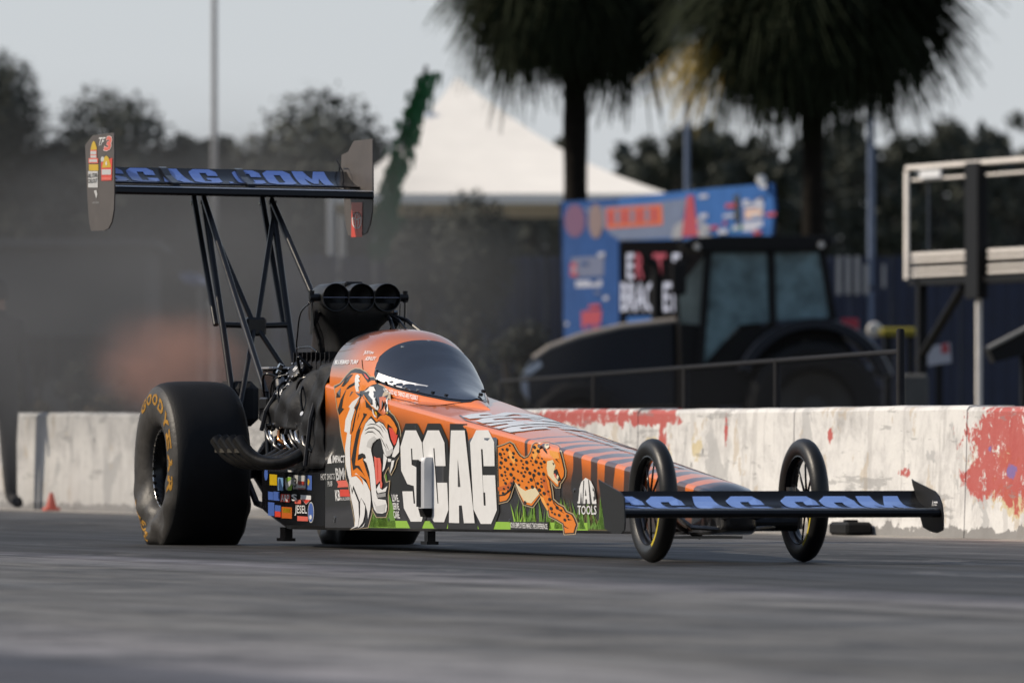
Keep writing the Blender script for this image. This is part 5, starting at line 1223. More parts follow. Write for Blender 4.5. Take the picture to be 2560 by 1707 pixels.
# white tent
M_tent=mat('white tent fabric',(.88,.84,.77),.8,var=.05,vscale=1.5,bump=.2,bscale=2)
D=165; tp=gnd(1120,D); tent=thing('tent','large white marquee tent roof behind the left palm','tent',tp); L(tent,tp)
ap=(wid(-75,D),5.5,hgt(150,D)); ez=hgt(448,D); xl=wid(-360,D); xr=wid(425,D)
mb=MB(); nseg=8; A=Vector(ap)
def sag(a,b_,n=8,k=.25): return [Vector(a).lerp(Vector(b_),i/n)-Vector((0,0,k*math.sin(PI*i/n))) for i in range(n+1)]
cor=[(xl,0,ez),(xr,0,ez),(xr,11,ez),(xl,11,ez)]
for i in range(4):
    a=sag(A,cor[i]); b_=sag(A,cor[(i+1)%4]); i0=mb.addv(a); j0=mb.addv(b_)
    for k in range(8): mb.face((i0+k,i0+k+1,j0+k+1,j0+k))
mb.build('roof',M_tent,tent,smooth=False)
mb=MB()
for i in range(4):
    a=Vector(cor[i]); b_=Vector(cor[(i+1)%4]); i0=mb.addv([a+Vector((0,0,.02)),b_+Vector((0,0,.02)),b_-Vector((0,0,.14)),a-Vector((0,0,.14))]); mb.face((i0,i0+1,i0+2,i0+3))
mb.build('valance',M_tent,tent)
for c_ in cor: mb=MB(); mb.cyl((c_[0],c_[1],0),(c_[0],c_[1],ez),.06,10); mb.build('leg',M_alu,tent)
# navy corrugated fence
M_navy=mat('navy sheet steel',(.018,.026,.060),.45,var=.25,vscale=2); D=152
cf=thing('corrugated_fence','long navy blue corrugated sheet fence behind the tractor','fence',gnd(1500,D)); L(cf,gnd(1500,D)); ft=hgt(588,D)
px0=620; pw=1.05; x=wid(px0-1500,D); k=0
while x<wid(2520-1500,D):
    mb=MB(); prof=[]; n=5; h=ft+random.Random(k).uniform(-.02,.02)
    for i in range(n):
        b0=x+pw*i/n; w=pw/n-.0; prof+= [(b0+.01,0),(b0+w*.45,0),(b0+w*.55,-.045),(b0+w*.92,-.045)]
    prof.append((x+pw-.012,0)); i0=mb.addv([(a,b_,.0) for a,b_ in prof]+[(a,b_,h) for a,b_ in prof]); m_=len(prof)
    for i in range(m_-1): mb.face((i0+i,i0+i+1,i0+m_+i+1,i0+m_+i))
    mb.build('sheet',M_navy,cf,fix=False); x+=pw; k+=1
for i,z in enumerate((.5,ft-.35)): mb=MB(); mb.box((wid(px0-1500,D),.03,z),(x,.10,z+.1)); mb.build('rail',M_navy,cf)
# white pickets right of the tractor cab
D=148; wp=thing('picket_panel','panel of pale upright slats against the navy fence','slats',gnd(1955,D)); L(wp,gnd(1955,D))
zt=hgt(588,D); zb_=hgt(676,D)
for i,dx in enumerate((1927,1948,1969,1990,2030)):
    xx=wid(dx-1955,D); ww=wid(11 if i<4 else 7,D)/2; mb=MB(); mb.box((xx-ww,0,zb_ if i<4 else zb_+.1),(xx+ww,.03,zt-(.12 if i>2 else 0))); mb.build('slat',mat('pale slat',(.42,.41,.40),.7,var=.1),wp)
mb=MB(); mb.box((wid(1918-1955,D),.032,zb_+.05),(wid(2040-1955,D),.06,zb_+.13)); mb.build('rail',M_navy,wp)
mb=MB(); mb.box((-.05,.062,0),(.05,.12,zb_+.2)); mb.build('post',M_navy,wp)
# grey building far left
M_bld=mat('grey plaster',(.105,.10,.094),.9,var=.12,vscale=.6); D=190; bl=thing('low_building','low plain grey building behind the haze at the left','building',gnd(150,D)); L(bl,gnd(150,D))
zt=hgt(565,D); x0=wid(-400,D); x1=wid(185,D)
mb=MB(); mb.box((x0,0,0),(x1,8,zt)); mb.build('wall',M_bld,bl); mb=MB(); mb.box((x0-.2,-.25,zt),(x1+.2,8.2,zt+.12)); mb.build('roof',mat('grey roof sheet',(.10,.10,.10),.7),bl)
for i in range(3): xx=lerp(x0,x1,.3+.22*i); mb=MB(); mb.box((xx-.5,-.03,1.6),(xx+.5,.02,2.4)); mb.build('window',M_black,bl)
# blue banner arch with event board
D=135; bx=gnd(1530,D); ba=thing('banner_stand','tall blue printed banner stand framing a black event board','banner',bx); L(ba,bx,0)
def Q(dx,dy,off=0):
    p=ony(dx,dy,bx.y+off); return (p.x-bx.x,off,p.z)
M_bblue=mat('blue banner fabric',(.040,.110,.300),1.0,spec=.05,var=.15,vscale=3,bump=.3,bscale=5); M_bdark=mat('deep blue banner fabric',(.028,.070,.200),1.0,spec=.05,var=.15,vscale=3,bump=.3,bscale=5); M_bgrey=mat('grey blue banner print',(.13,.16,.24),1.0,spec=.05,var=.1,vscale=4)
def bpan(name,pts,m,off,th=.04): mb=MB(); mb.prism([Q(a,b_,off) for a,b_ in pts],(0,th,0)); return mb.build(name,m,ba)
bpan('left_panel',[(1286,464),(1420,455),(1424,1000),(1300,1000)],M_bdark,0); bpan('header_panel',[(1420,455),(1640,432),(1772,421),(1778,480),(1770,548),(1420,553)],M_bblue,.0)
bpan('header_print',[(1340,478),(1480,468),(1580,455),(1555,545),(1425,552),(1405,540)],M_bgrey,-.006,.004)
bpan('event_board',[(1424,560),(1432,552),(1640,545),(1640,1000),(1424,1000)],mat('matt black board',(.006,.006,.007),1.0,spec=0),.01,.05)
bpan('orange_print',[(1392,479),(1520,470),(1522,516),(1394,525)],mat('orange print',(.45,.09,.03),.6),-.012,.004)
bpan('red_print',[(1335,715),(1382,712),(1378,755),(1350,770),(1336,750)],mat('crimson print',(.30,.03,.05),.6),-.006,.004)
bpan('white_print',[(1312,592),(1388,588),(1386,634),(1312,638)],mat('dim grey print',(.10,.12,.20),.6),-.006,.004); bpan('white_print',[(1322,645),(1382,643),(1382,658),(1322,660)],mat('pale print',(.35,.37,.45),.6),-.006,.004); bpan('red_print',[(1310,604),(1324,603),(1324,634),(1310,635)],MATS['crimson print'],-.011,.003)
bpan('round_print',[(1320+24*math.cos(k*PI/8),507+38*math.sin(k*PI/8)) for k in range(16)],mat('faint red print',(.12,.05,.11),.6),-.006,.004); bpan('round_print',[(1368+17*math.cos(k*PI/8),508+40*math.sin(k*PI/8)) for k in range(16)],mat('tan print',(.17,.12,.12),.6),-.012,.004)
bpan('red_print',[(1578,450),(1592,448),(1598,500),(1628,540),(1545,545),(1572,500)],MATS['crimson print'],-.012,.004); bpan('check_print',[(1600,500),(1630,520),(1634,545),(1605,548)],mat('grey check print',(.22,.23,.26),.6),-.014,.004); bpan('check_print',[(1548,520),(1570,505),(1565,548),(1542,548)],MATS['grey check print'],-.014,.004)
bpan('dark_print',[(1684,450),(1698,446),(1702,520),(1688,523)],M_black,-.006,.004); bpan('pale_print',[(1706,462),(1752,458),(1754,472),(1706,476)],MATS['pale print'],-.006,.004); bpan('tan_print',[(1710,480),(1752,476),(1752,500),(1710,504)],mat('peach print',(.48,.34,.28),.6),-.006,.004); bpan('pale_print',[(1706,510),(1752,506),(1752,528),(1706,532)],MATS['pale print'],-.006,.004); bpan('green_print',[(1680,521),(1704,518),(1704,528),(1682,531)],mat('green print',(.03,.22,.09),.6),-.008,.004)
rb3=random.Random(77)
for k in range(46):
    if k<26: a_=rb3.uniform(1296,1408); b0=rb3.uniform(560,930)
    else: a_=rb3.uniform(1596,1760); b0=rb3.uniform(446,535)
    w3=rb3.uniform(6,26); h3=rb3.uniform(3,9); bpan('small_print',[(a_,b0),(a_+w3,b0-w3*.09),(a_+w3,b0+h3),(a_,b0+h3+w3*.09)],rb3.choice([MATS['pale print'],MATS['dim grey print'],M_bblue,M_bdark,MATS['crimson print'],MATS['pale print']]),-.016-.001*(k%5),.001)
for k in range(7): bpan('small_print',[(1396+17*k,483-k*.9),(1406+17*k,482-k*.9),(1406+17*k,514-k*.9),(1396+17*k,515-k*.9)],MATS['dim grey print'] if k%2 else MATS['crimson print'],-.018,.001)
def btext(txt,x0,y0,x1,y1,m,off=-.006):
    V,F=text_mesh(txt,.05); mb=MB(); i0=mb.addv([Q(lerp(x0,x1,u),lerp(y1,y0,v),off) for u,v in V])
    for f in F: mb.face([i0+k for k in f])
    mb.build('board_lettering',m,ba,fix=False)
M_bl=mat('board white letter',(.42,.46,.60),.6); M_br=mat('board red letter',(.28,.03,.06),.6)
btext('E',1440,582,1456,640,M_bl); btext('R',1460,582,1478,640,M_br); btext('BRACKET',1426,648,1556,716,M_bl); btext('E',1545,582,1562,640,M_bl); btext('T',1500,582,1530,640,M_br)
bpan('board_strip',[(1440,728),(1500,726),(1500,760),(1440,760)],M_bblue,-.004,.004)
for dx,dy in ((1300,470),(1765,428)): mb=MB(); q0=Q(dx,dy,.06); mb.cyl((q0[0],.10,0),(q0[0],.10,q0[2]),.03,8); mb.build('stand_pole',M_alu,ba)
mb=MB(); q0=Q(1750,422,-.05); mb.tube([q0,(q0[0]+.12,-.1,q0[2]+.05),(q0[0]+.2,-.1,q0[2]-.04),(q0[0]+.05,-.08,q0[2]-.05)],[.06,.07,.05,.02],8); mb.build('knotted_cord',mat('white cord',(.7,.7,.7),.7),ba)
# green feather banner leaning in the haze
D=140; gf=thing('ribbon_pole','leaning pole hung with ragged green ribbons beside the white tent','streamer',gnd(905,D)); L(gf,gnd(905,D))
mb=MB(); rg_=random.Random(12)
for i in range(420):
    t=rg_.random(); dy=lerp(575,165,t); cx=lerp(-32,82,t**1.15)-10*math.sin(PI*t)+rg_.gauss(0,13); ln=rg_.uniform(14,40); wv=rg_.uniform(2.5,6); tl=rg_.uniform(-8,14); yy=rg_.uniform(-.25,.25)
    i0=mb.addv([(wid(cx-wv,D),yy,hgt(dy,D)),(wid(cx+wv,D),yy+.04,hgt(dy,D)),(wid(cx+wv*.6-tl,D),yy+.08,hgt(dy+ln,D)),(wid(cx-wv*.6-tl,D),yy+.05,hgt(dy+ln,D))]); mb.face((i0,i0+1,i0+2,i0+3))
o=mb.build('ribbons',mat('green ribbon cloth',(.012,.11,.035),.7,var=.25,vscale=3),gf,fix=False); o['kind']='stuff'
mb=MB(); mb.tube([(wid(-40,D),.05,0),(wid(-45,D),.05,hgt(560,D)),(wid(20,D),.05,hgt(330,D)),(wid(75,D),.05,hgt(150,D))],.03,8); mb.build('pole',M_steel,gf)
# round blue dish on a post
D=140; ds=thing('dish_antenna','tilted pale blue round dish on a post seen left of the wing struts','dish',gnd(462,D)); L(ds,gnd(462,D))
mb=MB(); R=wid(34,D); q=(Vector((.25,-.35,.9))).to_track_quat('Z','Y'); rings=[]
mb.lathe([(0,-.06),(R*.5,-.04),(R*.9,.01),(R,.04),(R*.97,.045),(R*.85,.02),(R*.5,-.03),(0,-.05)],(0,0,0),'z',28); dz=hgt(645,D)
o=mb.build('dish',mat('pale blue plastic',(.13,.17,.30),.6),ds,smooth=True); o.data.transform(Matrix.Translation((wid(-18,D),0,dz))@q.to_matrix().to_4x4())
mb=MB(); mb.cyl((0,0,0),(0,0,dz-.05),.05,10); mb.tube([(0,0,dz-.06),(wid(-10,D),0,dz-.02)],.03,6); mb.build('post',M_steel,ds)
# ------------------------------------------------------------------ tractor (side on, nose to the left)
D=122; tx=gnd(1700,D); tr=thing('tractor','dark tractor with glazed cab parked behind the chain-link fence','tractor',tx); L(tr,tx)
def T(dx,dy,y=0): return Vector((wid(dx-1700,D),y,hgt(dy,D)))
M_tb=mat('dark blue tractor paint',(.005,.008,.016),.35,spec=.25,var=.2,vscale=4); M_tk=mat('black tractor plastic',(.005,.005,.006),.55,spec=.2,var=.2,vscale=5)
hood=[(1195,870),(1215,830),(1260,800),(1330,775),(1430,752),(1555,738),(1560,935),(1215,935),(1198,900)]
def ext(name,pts,y0,y1,m,bevel=True,par=tr):
    mb=MB(); k=.9; c_=Vector((sum(T(a,b_).x for a,b_ in pts)/len(pts),0,sum(T(a,b_).z for a,b_ in pts)/len(pts)))
    def ring(y,s): return [Vector((c_.x+(T(a,b_).x-c_.x)*s,y,c_.z+(T(a,b_).z-c_.z)*s)) for a,b_ in pts]
    d=min(.08,(y1-y0)*.12); mb.loft([ring(y0,.965),ring(y0+d,1),ring(y1-d,1),ring(y1,.965)]); return mb.build(name,m,par)
ext('hood',hood,.35,1.25,M_tb)
mb=MB(); mb.tube([T(a,b_-3,.42) for a,b_ in [(1225,826),(1262,800),(1330,774),(1430,751),(1555,737)]],.035,8); mb.build('hood_trim',mat('tan hood trim',(.34,.30,.26),.6),tr)
ext('headlamp',[(1200,852),(1240,826),(1246,840),(1215,862)],.30,.42,mat('lamp glass',(.45,.5,.58),.15,coat=1),par=tr)
ext('grille',[(1196,872),(1212,862),(1215,920),(1200,900)],.32,.5,mat('pale grille',(.30,.33,.40),.4),par=tr)
ext('cab_roof',[(1560,560),(1590,546),(1660,541),(1860,541),(1918,545),(1922,560),(1900,572),(1620,577),(1575,572)],-.1,1.7,M_tk)
M_cg=mat('tinted cab glass',(.10,.165,.19),.08,spec=.4,var=.8,vscale=2.6)
def pan(name,pts,y,m,th=.02): mb=MB(); mb.prism([T(a,b_,y) for a,b_ in pts],(0,th,0)); return mb.build(name,m,tr)
pan('front_window',[(1634,582),(1760,582),(1765,740),(1700,745),(1615,838),(1612,700)],.03,M_cg); pan('rear_window',[(1778,582),(1880,580),(1908,728),(1780,736)],.03,M_cg); pan('windscreen',[(1560,660),(1620,585),(1605,840),(1565,810)],.20,mat('pale windscreen glass',(.16,.20,.19),.1,var=.4,vscale=3))
pan('far_window',[(1634,582),(1880,582),(1905,730),(1620,740)],1.5,M_cg)
for pts in ([(1618,575),(1636,575),(1616,845),(1600,845)],[(1764,575),(1780,575),(1784,745),(1768,745)],[(1880,572),(1896,572),(1924,740),(1906,740)]):
    for y in (0,1.52): mb=MB(); mb.prism([T(a,b_,y) for a,b_ in pts],(0,.07,0)); mb.build('cab_pillar',M_tk,tr)
mb=MB(); mb.prism([T(a,b_,.3) for a,b_ in [(1690,690),(1740,680),(1750,760),(1690,770)]],(0,.5,0)); mb.prism([T(a,b_,.35) for a,b_ in [(1735,620),(1755,622),(1752,700),(1738,700)]],(0,.4,0)); mb.build('seat',M_tk,tr)
mb=MB(); mb.lathe([(.17,0),(.19,.012),(.21,0),(.19,-.012)],(0,0,0),'z',24,closed=True); o=mb.build('steering_wheel',M_tk,tr); o.data.transform(Matrix.Translation(T(1655,705,.6))@Matrix.Rotation(.5,4,'Y')); 
mb=MB(); mb.cyl(T(1655,705,.6),T(1640,760,.6),.03,8); mb.build('steering_column',M_tk,tr)
# rear fender arc and wheels
def arc(cx,cy,r,a0,a1,n=18): return [(cx+r*math.cos(math.radians(lerp(a0,a1,k/n))),cy-r*math.sin(math.radians(lerp(a0,a1,k/n)))) for k in range(n+1)]
fen=arc(1870,920,190,158,18)+arc(1870,920,168,18,158); ext('rear_fender',fen,-.25,.35,M_tb); ext('rear_fender',fen,1.25,1.85,M_tb)
ext('cab_body',[(1600,840),(1700,750),(1905,738),(1960,800),(1960,930),(1560,935),(1556,740),(1606,745)],.1,1.5,M_tk)
def twheel(dx,rm,y,w,name):
    root=part(name,tr); root.location=(wid(dx-1700,D),y,rm); mb=MB(); prof=[(rm*.55,-w*.42),(rm*.62,-w*.5),(rm*.85,-w*.52),(rm*.96,-w*.45),(rm*.97,0),(rm*.96,w*.45),(rm*.85,w*.52),(rm*.62,w*.5),(rm*.55,w*.42)]
    mb.lathe(prof,(0,0,0),'y',40)
    for k in range(22):
        a=2*PI*k/22; s=1 if k%2 else -1; Mx=Matrix.Rotation(-a,4,'Y')@Matrix.Translation((rm*.965,s*w*.22,0)); mb.box((-.02,-w*.24,-.04),(rm*.035,w*.24,.04),Mx)
    mb.build('tyre',M_rubber,root); mb=MB(); mb.lathe([(rm*.56,-w*.40),(rm*.5,-w*.30),(rm*.2,-w*.12),(.0,-w*.15)],(0,0,0),'y',32); mb.build('rim',mat('tractor rim',(.02,.02,.02),.6),root)
twheel(1870,.86,.05,.5,'rear_wheel'); twheel(1870,.86,1.55,.5,'rear_wheel'); twheel(1330,.62,.1,.4,'front_wheel'); twheel(1330,.62,1.5,.4,'front_wheel')
mb=MB(); mb.cyl(T(1512,745,.9),T(1512,630,.9),.075,12); mb.tube([T(1512,632,.9),T(1508,605,.9),T(1490,592,.9)],.05,10); mb.build('exhaust_stack',M_tk,tr)
for (a,b_) in ((1601,567),(1886,563)): mb=MB(); p=T(a,b_,-.13); mb.lathe([(0,0),(.036,0),(.042,.03),(.036,.09),(0,.1)],(0,0,0),'y',16); o=mb.build('work_lamp',mat('lamp lens',(.5,.48,.45),.3),tr); o.location=p
mb=MB(); mb.box(T(1950,742,.1)-Vector((.10,.05,.10)),T(1950,742,.1)+Vector((.12,.05,.06)),bev=.02); mb.build('tail_lamp',mat('red lens',(.35,.01,.03),.3),tr)
mb=MB(); mb.tube([T(1585,600,-.1),T(1560,600,-.35),T(1560,680,-.35)],.02,6); mb.build('mirror_arm',M_tk,tr); mb=MB(); mb.box(T(1558,640,-.4)-Vector((.09,.03,.2)),T(1558,640,-.4)+Vector((.09,.03,.2)),bev=.02); mb.build('mirror',M_tk,tr)
# ------------------------------------------------------------------ chain link fence
M_galv=mat('weathered galvanised steel',(.016,.016,.018),.8,spec=.1,metal=0,var=.2,vscale=8)
clf=thing('chain_link_fence','low chain-link fence with steel posts just behind the barrier','fence',gnd(1700,70)); FH=1.055
def fpt(dx):
    dy=860+(807-860)*(dx-1366)/700.0; D_=(FH-CAM.z)*FPX/(HORIZ-dy*KD); return gnd(dx,D_)
pxs=[1150,1366,1575,1785,2068]; base=clf.location
for dx in pxs:
    p=fpt(dx)-base; mb=MB(); mb.tube([p+Vector((0,0,0)),p+Vector((0,0,FH+(.0 if dx<2000 else .12))),p+Vector((0,0,FH+(.012 if dx<2000 else .13)))],[.024,.024,.016],10); mb.build('post',M_galv,clf,smooth=True,angle=50)
for a,b_ in zip(pxs,pxs[1:]):
    p=fpt(a)-base; q=fpt(b_)-base; mb=MB(); mb.cyl(p+Vector((0,0,FH)),q+Vector((0,0,FH)),.016,8); mb.build('top_rail',M_galv,clf)
    d=(q-p); Ln=d.length; d.normalize(); mb=MB(); n=int(Ln/.075); nn=Vector((-d.y,d.x,0))
    for k in range(-14,n+1):
        for s in (1,-1):
            t0=k*.075; x0,z0_=t0,(.04 if s>0 else FH-.02); x1=t0+FH-.06; z1_=(FH-.02 if s>0 else .04)
            if x0<0: z0_+=s*(-x0); x0=0
            if x1>Ln: z1_-=s*(x1-Ln); x1=Ln
            if x1-x0<.03: continue
            a_=p+d*x0+Vector((0,0,z0_)); c_=p+d*x1+Vector((0,0,z1_)); w=.0022; o_=nn*(.003*s)
            i0=mb.addv([a_+o_-Vector((0,0,w)),c_+o_-Vector((0,0,w)),c_+o_+Vector((0,0,w)),a_+o_+Vector((0,0,w))]); mb.face((i0,i0+1,i0+2,i0+3))
    o=mb.build('wire_mesh',M_galv,clf,fix=False); o['kind']='stuff'
# ------------------------------------------------------------------ steel frame structure at right
D=108; fx=gnd(2215,D); fs=thing('steel_frame','raised bright metal frame with double rails at the right edge','frame',fx); L(fs,fx,0)
def Fp(dx,dy,y=0):
    p=ony(dx,dy if dy else 900,fx.y+y); return Vector((p.x-fx.x,y,p.z))
M_br=mat('bright painted metal',(.78,.73,.68),.5,metal=0,var=.15,vscale=6)
xl=Fp(2082,0).x; xm=Fp(2243,0).x; xr=Fp(2480,0).x
def rail(z0,z1,x0,x1,y0=0,name='rail',m=M_br): mb=MB(); mb.box((x0,y0,z0),(x1,y0+.08,z1),bev=.008); mb.build(name,m,fs)
zz=lambda dy: Fp(2150,dy).z
rail(zz(386),zz(376),xl,xr,-.02); rail(zz(413),zz(407),xl+.15,xm-.3); rail(zz(413),zz(407),xm+.3,xr)
for (a,b_) in ((588,579),(601,594),(620,614),(634,627)): rail(zz(a),zz(b_),xl+.15,xm-.3); rail(zz(a),zz(b_),xm+.35,xr)
mb=MB(); mb.box((xl-.05,-.01,zz(638)),(xl+.05,.015,zz(388))); mb.build('side_post',M_br,fs)
mb=MB(); mb.box((xm-.22,-.06,zz(690)),(xm+.2,.06,zz(380)),bev=.01); mb.build('centre_post',M_tk,fs)
mb=MB(); mb.box((Fp(2112,0).x-.03,.1,zz(600)),(Fp(2112,0).x+.03,.12,zz(402))); mb.build('inner_post',M_tb,fs)
for dx in (2107,2440): mb=MB(); mb.box((Fp(dx,0).x-.05,.0,0),(Fp(dx,0).x+.05,.1,zz(640))); mb.build('leg',M_tk,fs)
mb=MB(); mb.box((xm-.025,.0,0),(xm+.025,.05,zz(690))); mb.build('leg',M_br,fs)
mb=MB(); mb.tube([Fp(2110,830,.05),Fp(2212,660,.05)],.05,8); mb.build('brace',M_tk,fs); mb=MB(); mb.box((xl+.1,.09,zz(638)),(xr,.11,zz(575))); mb.build('back_sheet',M_tk,fs)
mb=MB(); mb.box((xl+.05,.0,zz(652)),(xr,.5,zz(640))); mb.build('underframe',M_tk,fs)
mb=MB(); mb.box((Fp(2118,0).x,-.03,zz(408)),(Fp(2165,0).x,-.01,zz(390))); mb.build('name_plate',mat('white plate',(.65,.66,.68),.5),fs)
# smaller clutter right of the tractor
D=100; q_=gnd(2100,D); b1=thing('concrete_block','plain grey block behind the barrier beside the fence end post','block',q_); L(b1,q_)
mb=MB(); mb.box((wid(-32,D),0,0),(wid(34,D),.5,hgt(858,D)),bev=.03); mb.build('block',mat('grey block',(.075,.075,.072),.9,var=.15),b1)
D=112; q_=gnd(2160,D); b2=thing('notice_sign','small white sign with a red patch right of the tractor','sign',q_); L(b2,q_)
mb=MB(); mb.prism([(wid(-42,D),0,hgt(842,D)),(wid(26,D),0,hgt(832,D)),(wid(22,D),0,hgt(786,D)),(wid(-30,D),0,hgt(797,D))],(0,.03,0)); mb.build('sign_board',mat('pale sign',(.36,.37,.42),.6),b2)
mb=MB(); mb.prism([(wid(2,D),-.004,hgt(812,D)),(wid(20,D),-.004,hgt(810,D)),(wid(18,D),-.004,hgt(788,D)),(wid(2,D),-.004,hgt(791,D))],(0,.003,0)); mb.build('sign_patch',mat('sign red',(.35,.05,.06),.6),b2)
mb=MB(); mb.box((-.05,.031,0),(.03,.08,hgt(795,D))); mb.build('sign_post',M_tk,b2)
D=126; q_=gnd(2072,D); b3=thing('yellow_machine','low yellow implement behind the tractor','implement',q_); L(b3,q_)
mb=MB(); mb.box((wid(-50,D),0,hgt(772,D)),(wid(34,D),.6,hgt(752,D)),bev=.03); mb.build('beam',mat('yellow implement paint',(.24,.20,.012),.5,var=.2),b3); mb=MB(); mb.box((wid(-40,D),.1,0),(wid(-25,D),.5,hgt(771,D))); mb.build('leg',M_tk,b3); mb=MB(); mb.box((wid(15,D),.1,0),(wid(28,D),.5,hgt(771,D))); mb.build('leg',M_tk,b3)
mb=MB(); mb.lathe([(0,-.06),(.08,-.05),(.1,.0),(.08,.05),(0,.06)],(wid(-62,D),.2,hgt(757,D)),'y',16); mb.box((wid(-64,D),.15,hgt(762,D)),(wid(-48,D),.25,hgt(754,D))); mb.build('lamp',MATS['lamp lens'],b3)
D=98; q_=gnd(2330,D); b4=thing('loader_bucket','dark tilted loader bucket with a bright lip at the right edge','loader',q_); L(b4,q_)
mb=MB(); mb.prism([(wid(-60,D),0,hgt(800,D)),(wid(60,D),0,hgt(738,D)),(wid(80,D),0,hgt(800,D)),(wid(-45,D),0,hgt(832,D))],(0,1.0,0)); mb.build('bucket',M_tk,b4); mb=MB(); mb.tube([(wid(-62,D),-.03,hgt(800,D)),(wid(60,D),-.03,hgt(737,D))],.022,6); mb.build('lip',mat('worn lip steel',(.30,.29,.27),.5,metal=.5),b4)
mb=MB(); mb.box((wid(20,D),.3,0),(wid(45,D),.6,hgt(800,D))); mb.build('stand',M_tk,b4)
# black rubber block at the barrier foot
p=onz_=None
r=ray(1950,1215); p=CAM+r*((4.40-CAM.y)/r.y); rb=thing('rubber_block','black rubber block lying at the foot of the barrier','rubber block',(p.x,4.40,0))
mb=MB(); mb.box((-.16,-.07,0),(.16,.09,.075),bev=.015); mb.build('block_body',M_rubber,rb); mb=MB(); mb.box((-.02,-.03,.075),(.05,.04,.088),bev=.004); mb.build('block_lug',M_rubber,rb)
# far left, in front of the barrier
def small(dx,dy_ground):
    r=ray(dx,dy_ground); return CAM+r*(-CAM.z/r.z)
p=ony(118,1168,4.33); p.z=0; tc_=thing('traffic_cone','small red cone at the foot of the barrier far left','cone',p)
mb=MB(); h=wid(42,(p-CAM).dot(FW)); mb.lathe([(.0,h),(h*.10,h),(h*.30,.03),(h*.30,.0)],(0,0,0),'z',20); mb.build('cone_body',mat('faded red plastic',(.50,.10,.07),.6),tc_,smooth=True,angle=40); mb=MB(); mb.box((-h*.42,-h*.42,0),(h*.42,h*.42,.025),bev=.006); mb.build('cone_base',MATS['faded red plastic'],tc_)
# crew member cut off by the left edge
p=Vector((-23.3,4.20,0))
pe=thing('person','person in dark clothes standing at the left edge','person',p); L(pe,p,face_rot(.5))
def skin_fig():
    J={'pel':(0,0,.95),'w':(0,0,1.12),'ch':(0,0,1.32),'nk':(0,0,1.48),'hd':(0,.02,1.60),'ht':(0,.01,1.74),
       'hl':(.10,0,.90),'kl':(.12,.03,.50),'al':(.13,0,.09),'tl':(.14,-.14,.04),'hr':(-.10,0,.90),'kr':(-.12,.02,.50),'ar':(-.13,0,.09),'tr':(-.14,-.14,.04),
       'sl':(.19,0,1.40),'el':(.25,.03,1.12),'wl':(.23,-.10,.90),'fl':(.22,-.14,.80),'sr':(-.19,0,1.40),'er':(-.25,.03,1.12),'wr':(-.23,-.10,.90),'fr':(-.22,-.14,.80)}
    Rr={'pel':.155,'w':.14,'ch':.16,'nk':.06,'hd':.095,'ht':.06,'hl':.10,'kl':.07,'al':.05,'tl':.045,'hr':.10,'kr':.07,'ar':.05,'tr':.045,'sl':.07,'el':.05,'wl':.035,'fl':.025,'sr':.07,'er':.05,'wr':.035,'fr':.025}
    E_=[('pel','w'),('w','ch'),('ch','nk'),('nk','hd'),('hd','ht'),('pel','hl'),('hl','kl'),('kl','al'),('al','tl'),('pel','hr'),('hr','kr'),('kr','ar'),('ar','tr'),('ch','sl'),('sl','el'),('el','wl'),('wl','fl'),('ch','sr'),('sr','er'),('er','wr'),('wr','fr')]
    ks=list(J); me=bpy.data.meshes.new('body'); me.from_pydata([J[k] for k in ks],[(ks.index(a),ks.index(b_)) for a,b_ in E_],[])
    o=bpy.data.objects.new('body',me); C.objects.link(o); o.parent=pe; sk_=o.modifiers.new('skin','SKIN'); o.modifiers.new('sub','SUBSURF').levels=2; o.modifiers['sub'].render_levels=2
    for v,k in zip(me.skin_vertices[0].data,ks): v.radius=(Rr[k],Rr[k])
    me.skin_vertices[0].data[0].use_root=True
    m,n,l,b=newmat('dark clothes and skin'); tc=n.new('ShaderNodeTexCoord'); sp_=n.new('ShaderNodeSeparateXYZ'); l.new(tc.outputs['Object'],sp_.inputs[0])
    l.new(mixc(n,l,mathn(n,l,'GREATER_THAN',sp_.outputs[2],1.52),(.014,.014,.018),(.38,.22,.16)),b.inputs['Base Color']); b.inputs['Roughness'].default_value=.85; me.materials.append(m)
skin_fig()
mb=MB(); mb.lathe([(0,.145),(.06,.13),(.10,.08),(.112,.02),(.112,-.03),(.0,-.03)],(0,.02,1.63),'z',20); mb.build('hair',mat('dark hair',(.015,.012,.01),.8),pe,smooth=True)
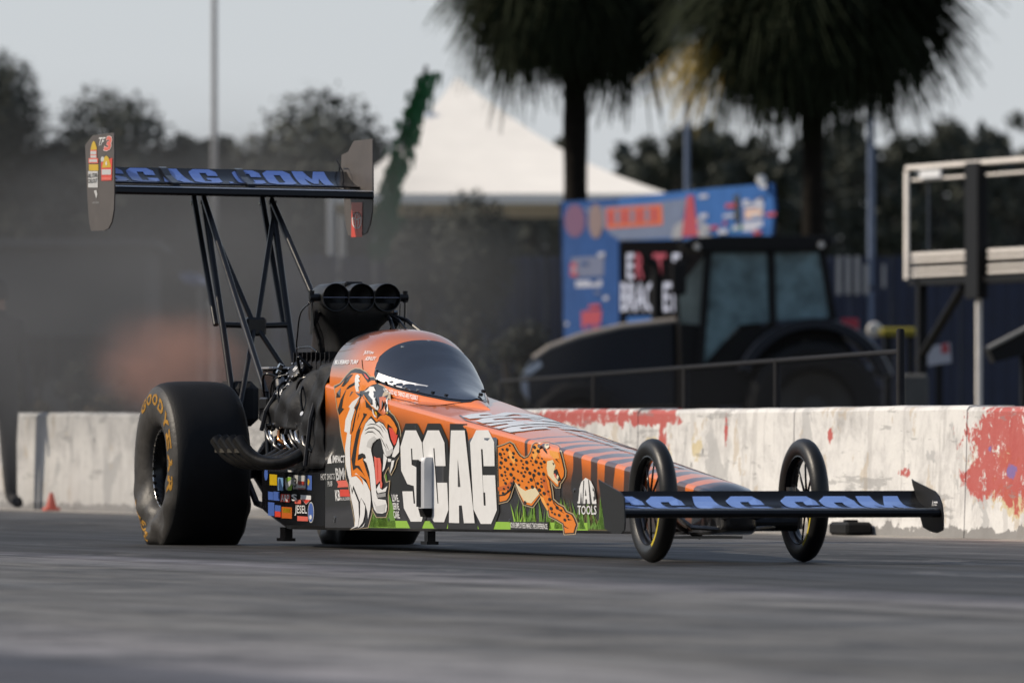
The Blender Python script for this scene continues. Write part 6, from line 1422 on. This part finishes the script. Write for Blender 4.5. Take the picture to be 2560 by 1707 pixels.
# ------------------------------------------------------------------ drifting exhaust and tyre smoke behind the car
def smoke(name,label,centre,ax,col,dens,seed,aniso=.2,nscale=2.0,keep=.35):
    rng=random.Random(seed); bm=bmesh.new(); bmesh.ops.create_icosphere(bm,subdivisions=3,radius=1)
    me=bpy.data.meshes.new(name); bm.to_mesh(me); bm.free(); o=bpy.data.objects.new(name,me); C.objects.link(o); o.location=centre
    o.rotation_euler=(0,0,face_rot()); o.scale=ax
    m=bpy.data.materials.new(name); m.use_nodes=True; n=m.node_tree.nodes; l=m.node_tree.links; n.clear(); out=n.new('ShaderNodeOutputMaterial'); pv=n.new('ShaderNodeVolumePrincipled')
    tc=n.new('ShaderNodeTexCoord'); ln=n.new('ShaderNodeVectorMath'); ln.operation='LENGTH'; l.new(tc.outputs['Object'],ln.inputs[0])
    fall=n.new('ShaderNodeMapRange'); fall.interpolation_type='SMOOTHSTEP'; fall.inputs[1].default_value=.98; fall.inputs[2].default_value=keep; fall.inputs[3].default_value=0; fall.inputs[4].default_value=1; l.new(ln.outputs['Value'],fall.inputs[0])
    nz=noisen(n,l,tc.outputs['Object'],nscale,3,.55); nr=n.new('ShaderNodeMapRange'); nr.inputs[1].default_value=.32; nr.inputs[2].default_value=.68; nr.inputs[3].default_value=.15; nr.inputs[4].default_value=1.5; l.new(nz,nr.inputs[0])
    l.new(mathn(n,l,'MULTIPLY',mathn(n,l,'MULTIPLY',fall.outputs[0],nr.outputs[0]),dens),pv.inputs['Density'])
    pv.inputs['Color'].default_value=(*col,1); pv.inputs['Anisotropy'].default_value=aniso; l.new(pv.outputs[0],out.inputs['Volume']); me.materials.append(m)
    return tag(o,label,'smoke',kind='stuff')
smoke('exhaust_smoke','thin grey exhaust haze drifting behind the rear wing',at(330,690,66),(3.4,8.0,1.62),(.26,.26,.26),.12,4)
smoke('tyre_smoke','brownish red smoke puff above and behind the rear tyre',at(390,830,53.6),(.52,1.3,.36),(.60,.36,.30),1.25,6,keep=.05,nscale=1.7)
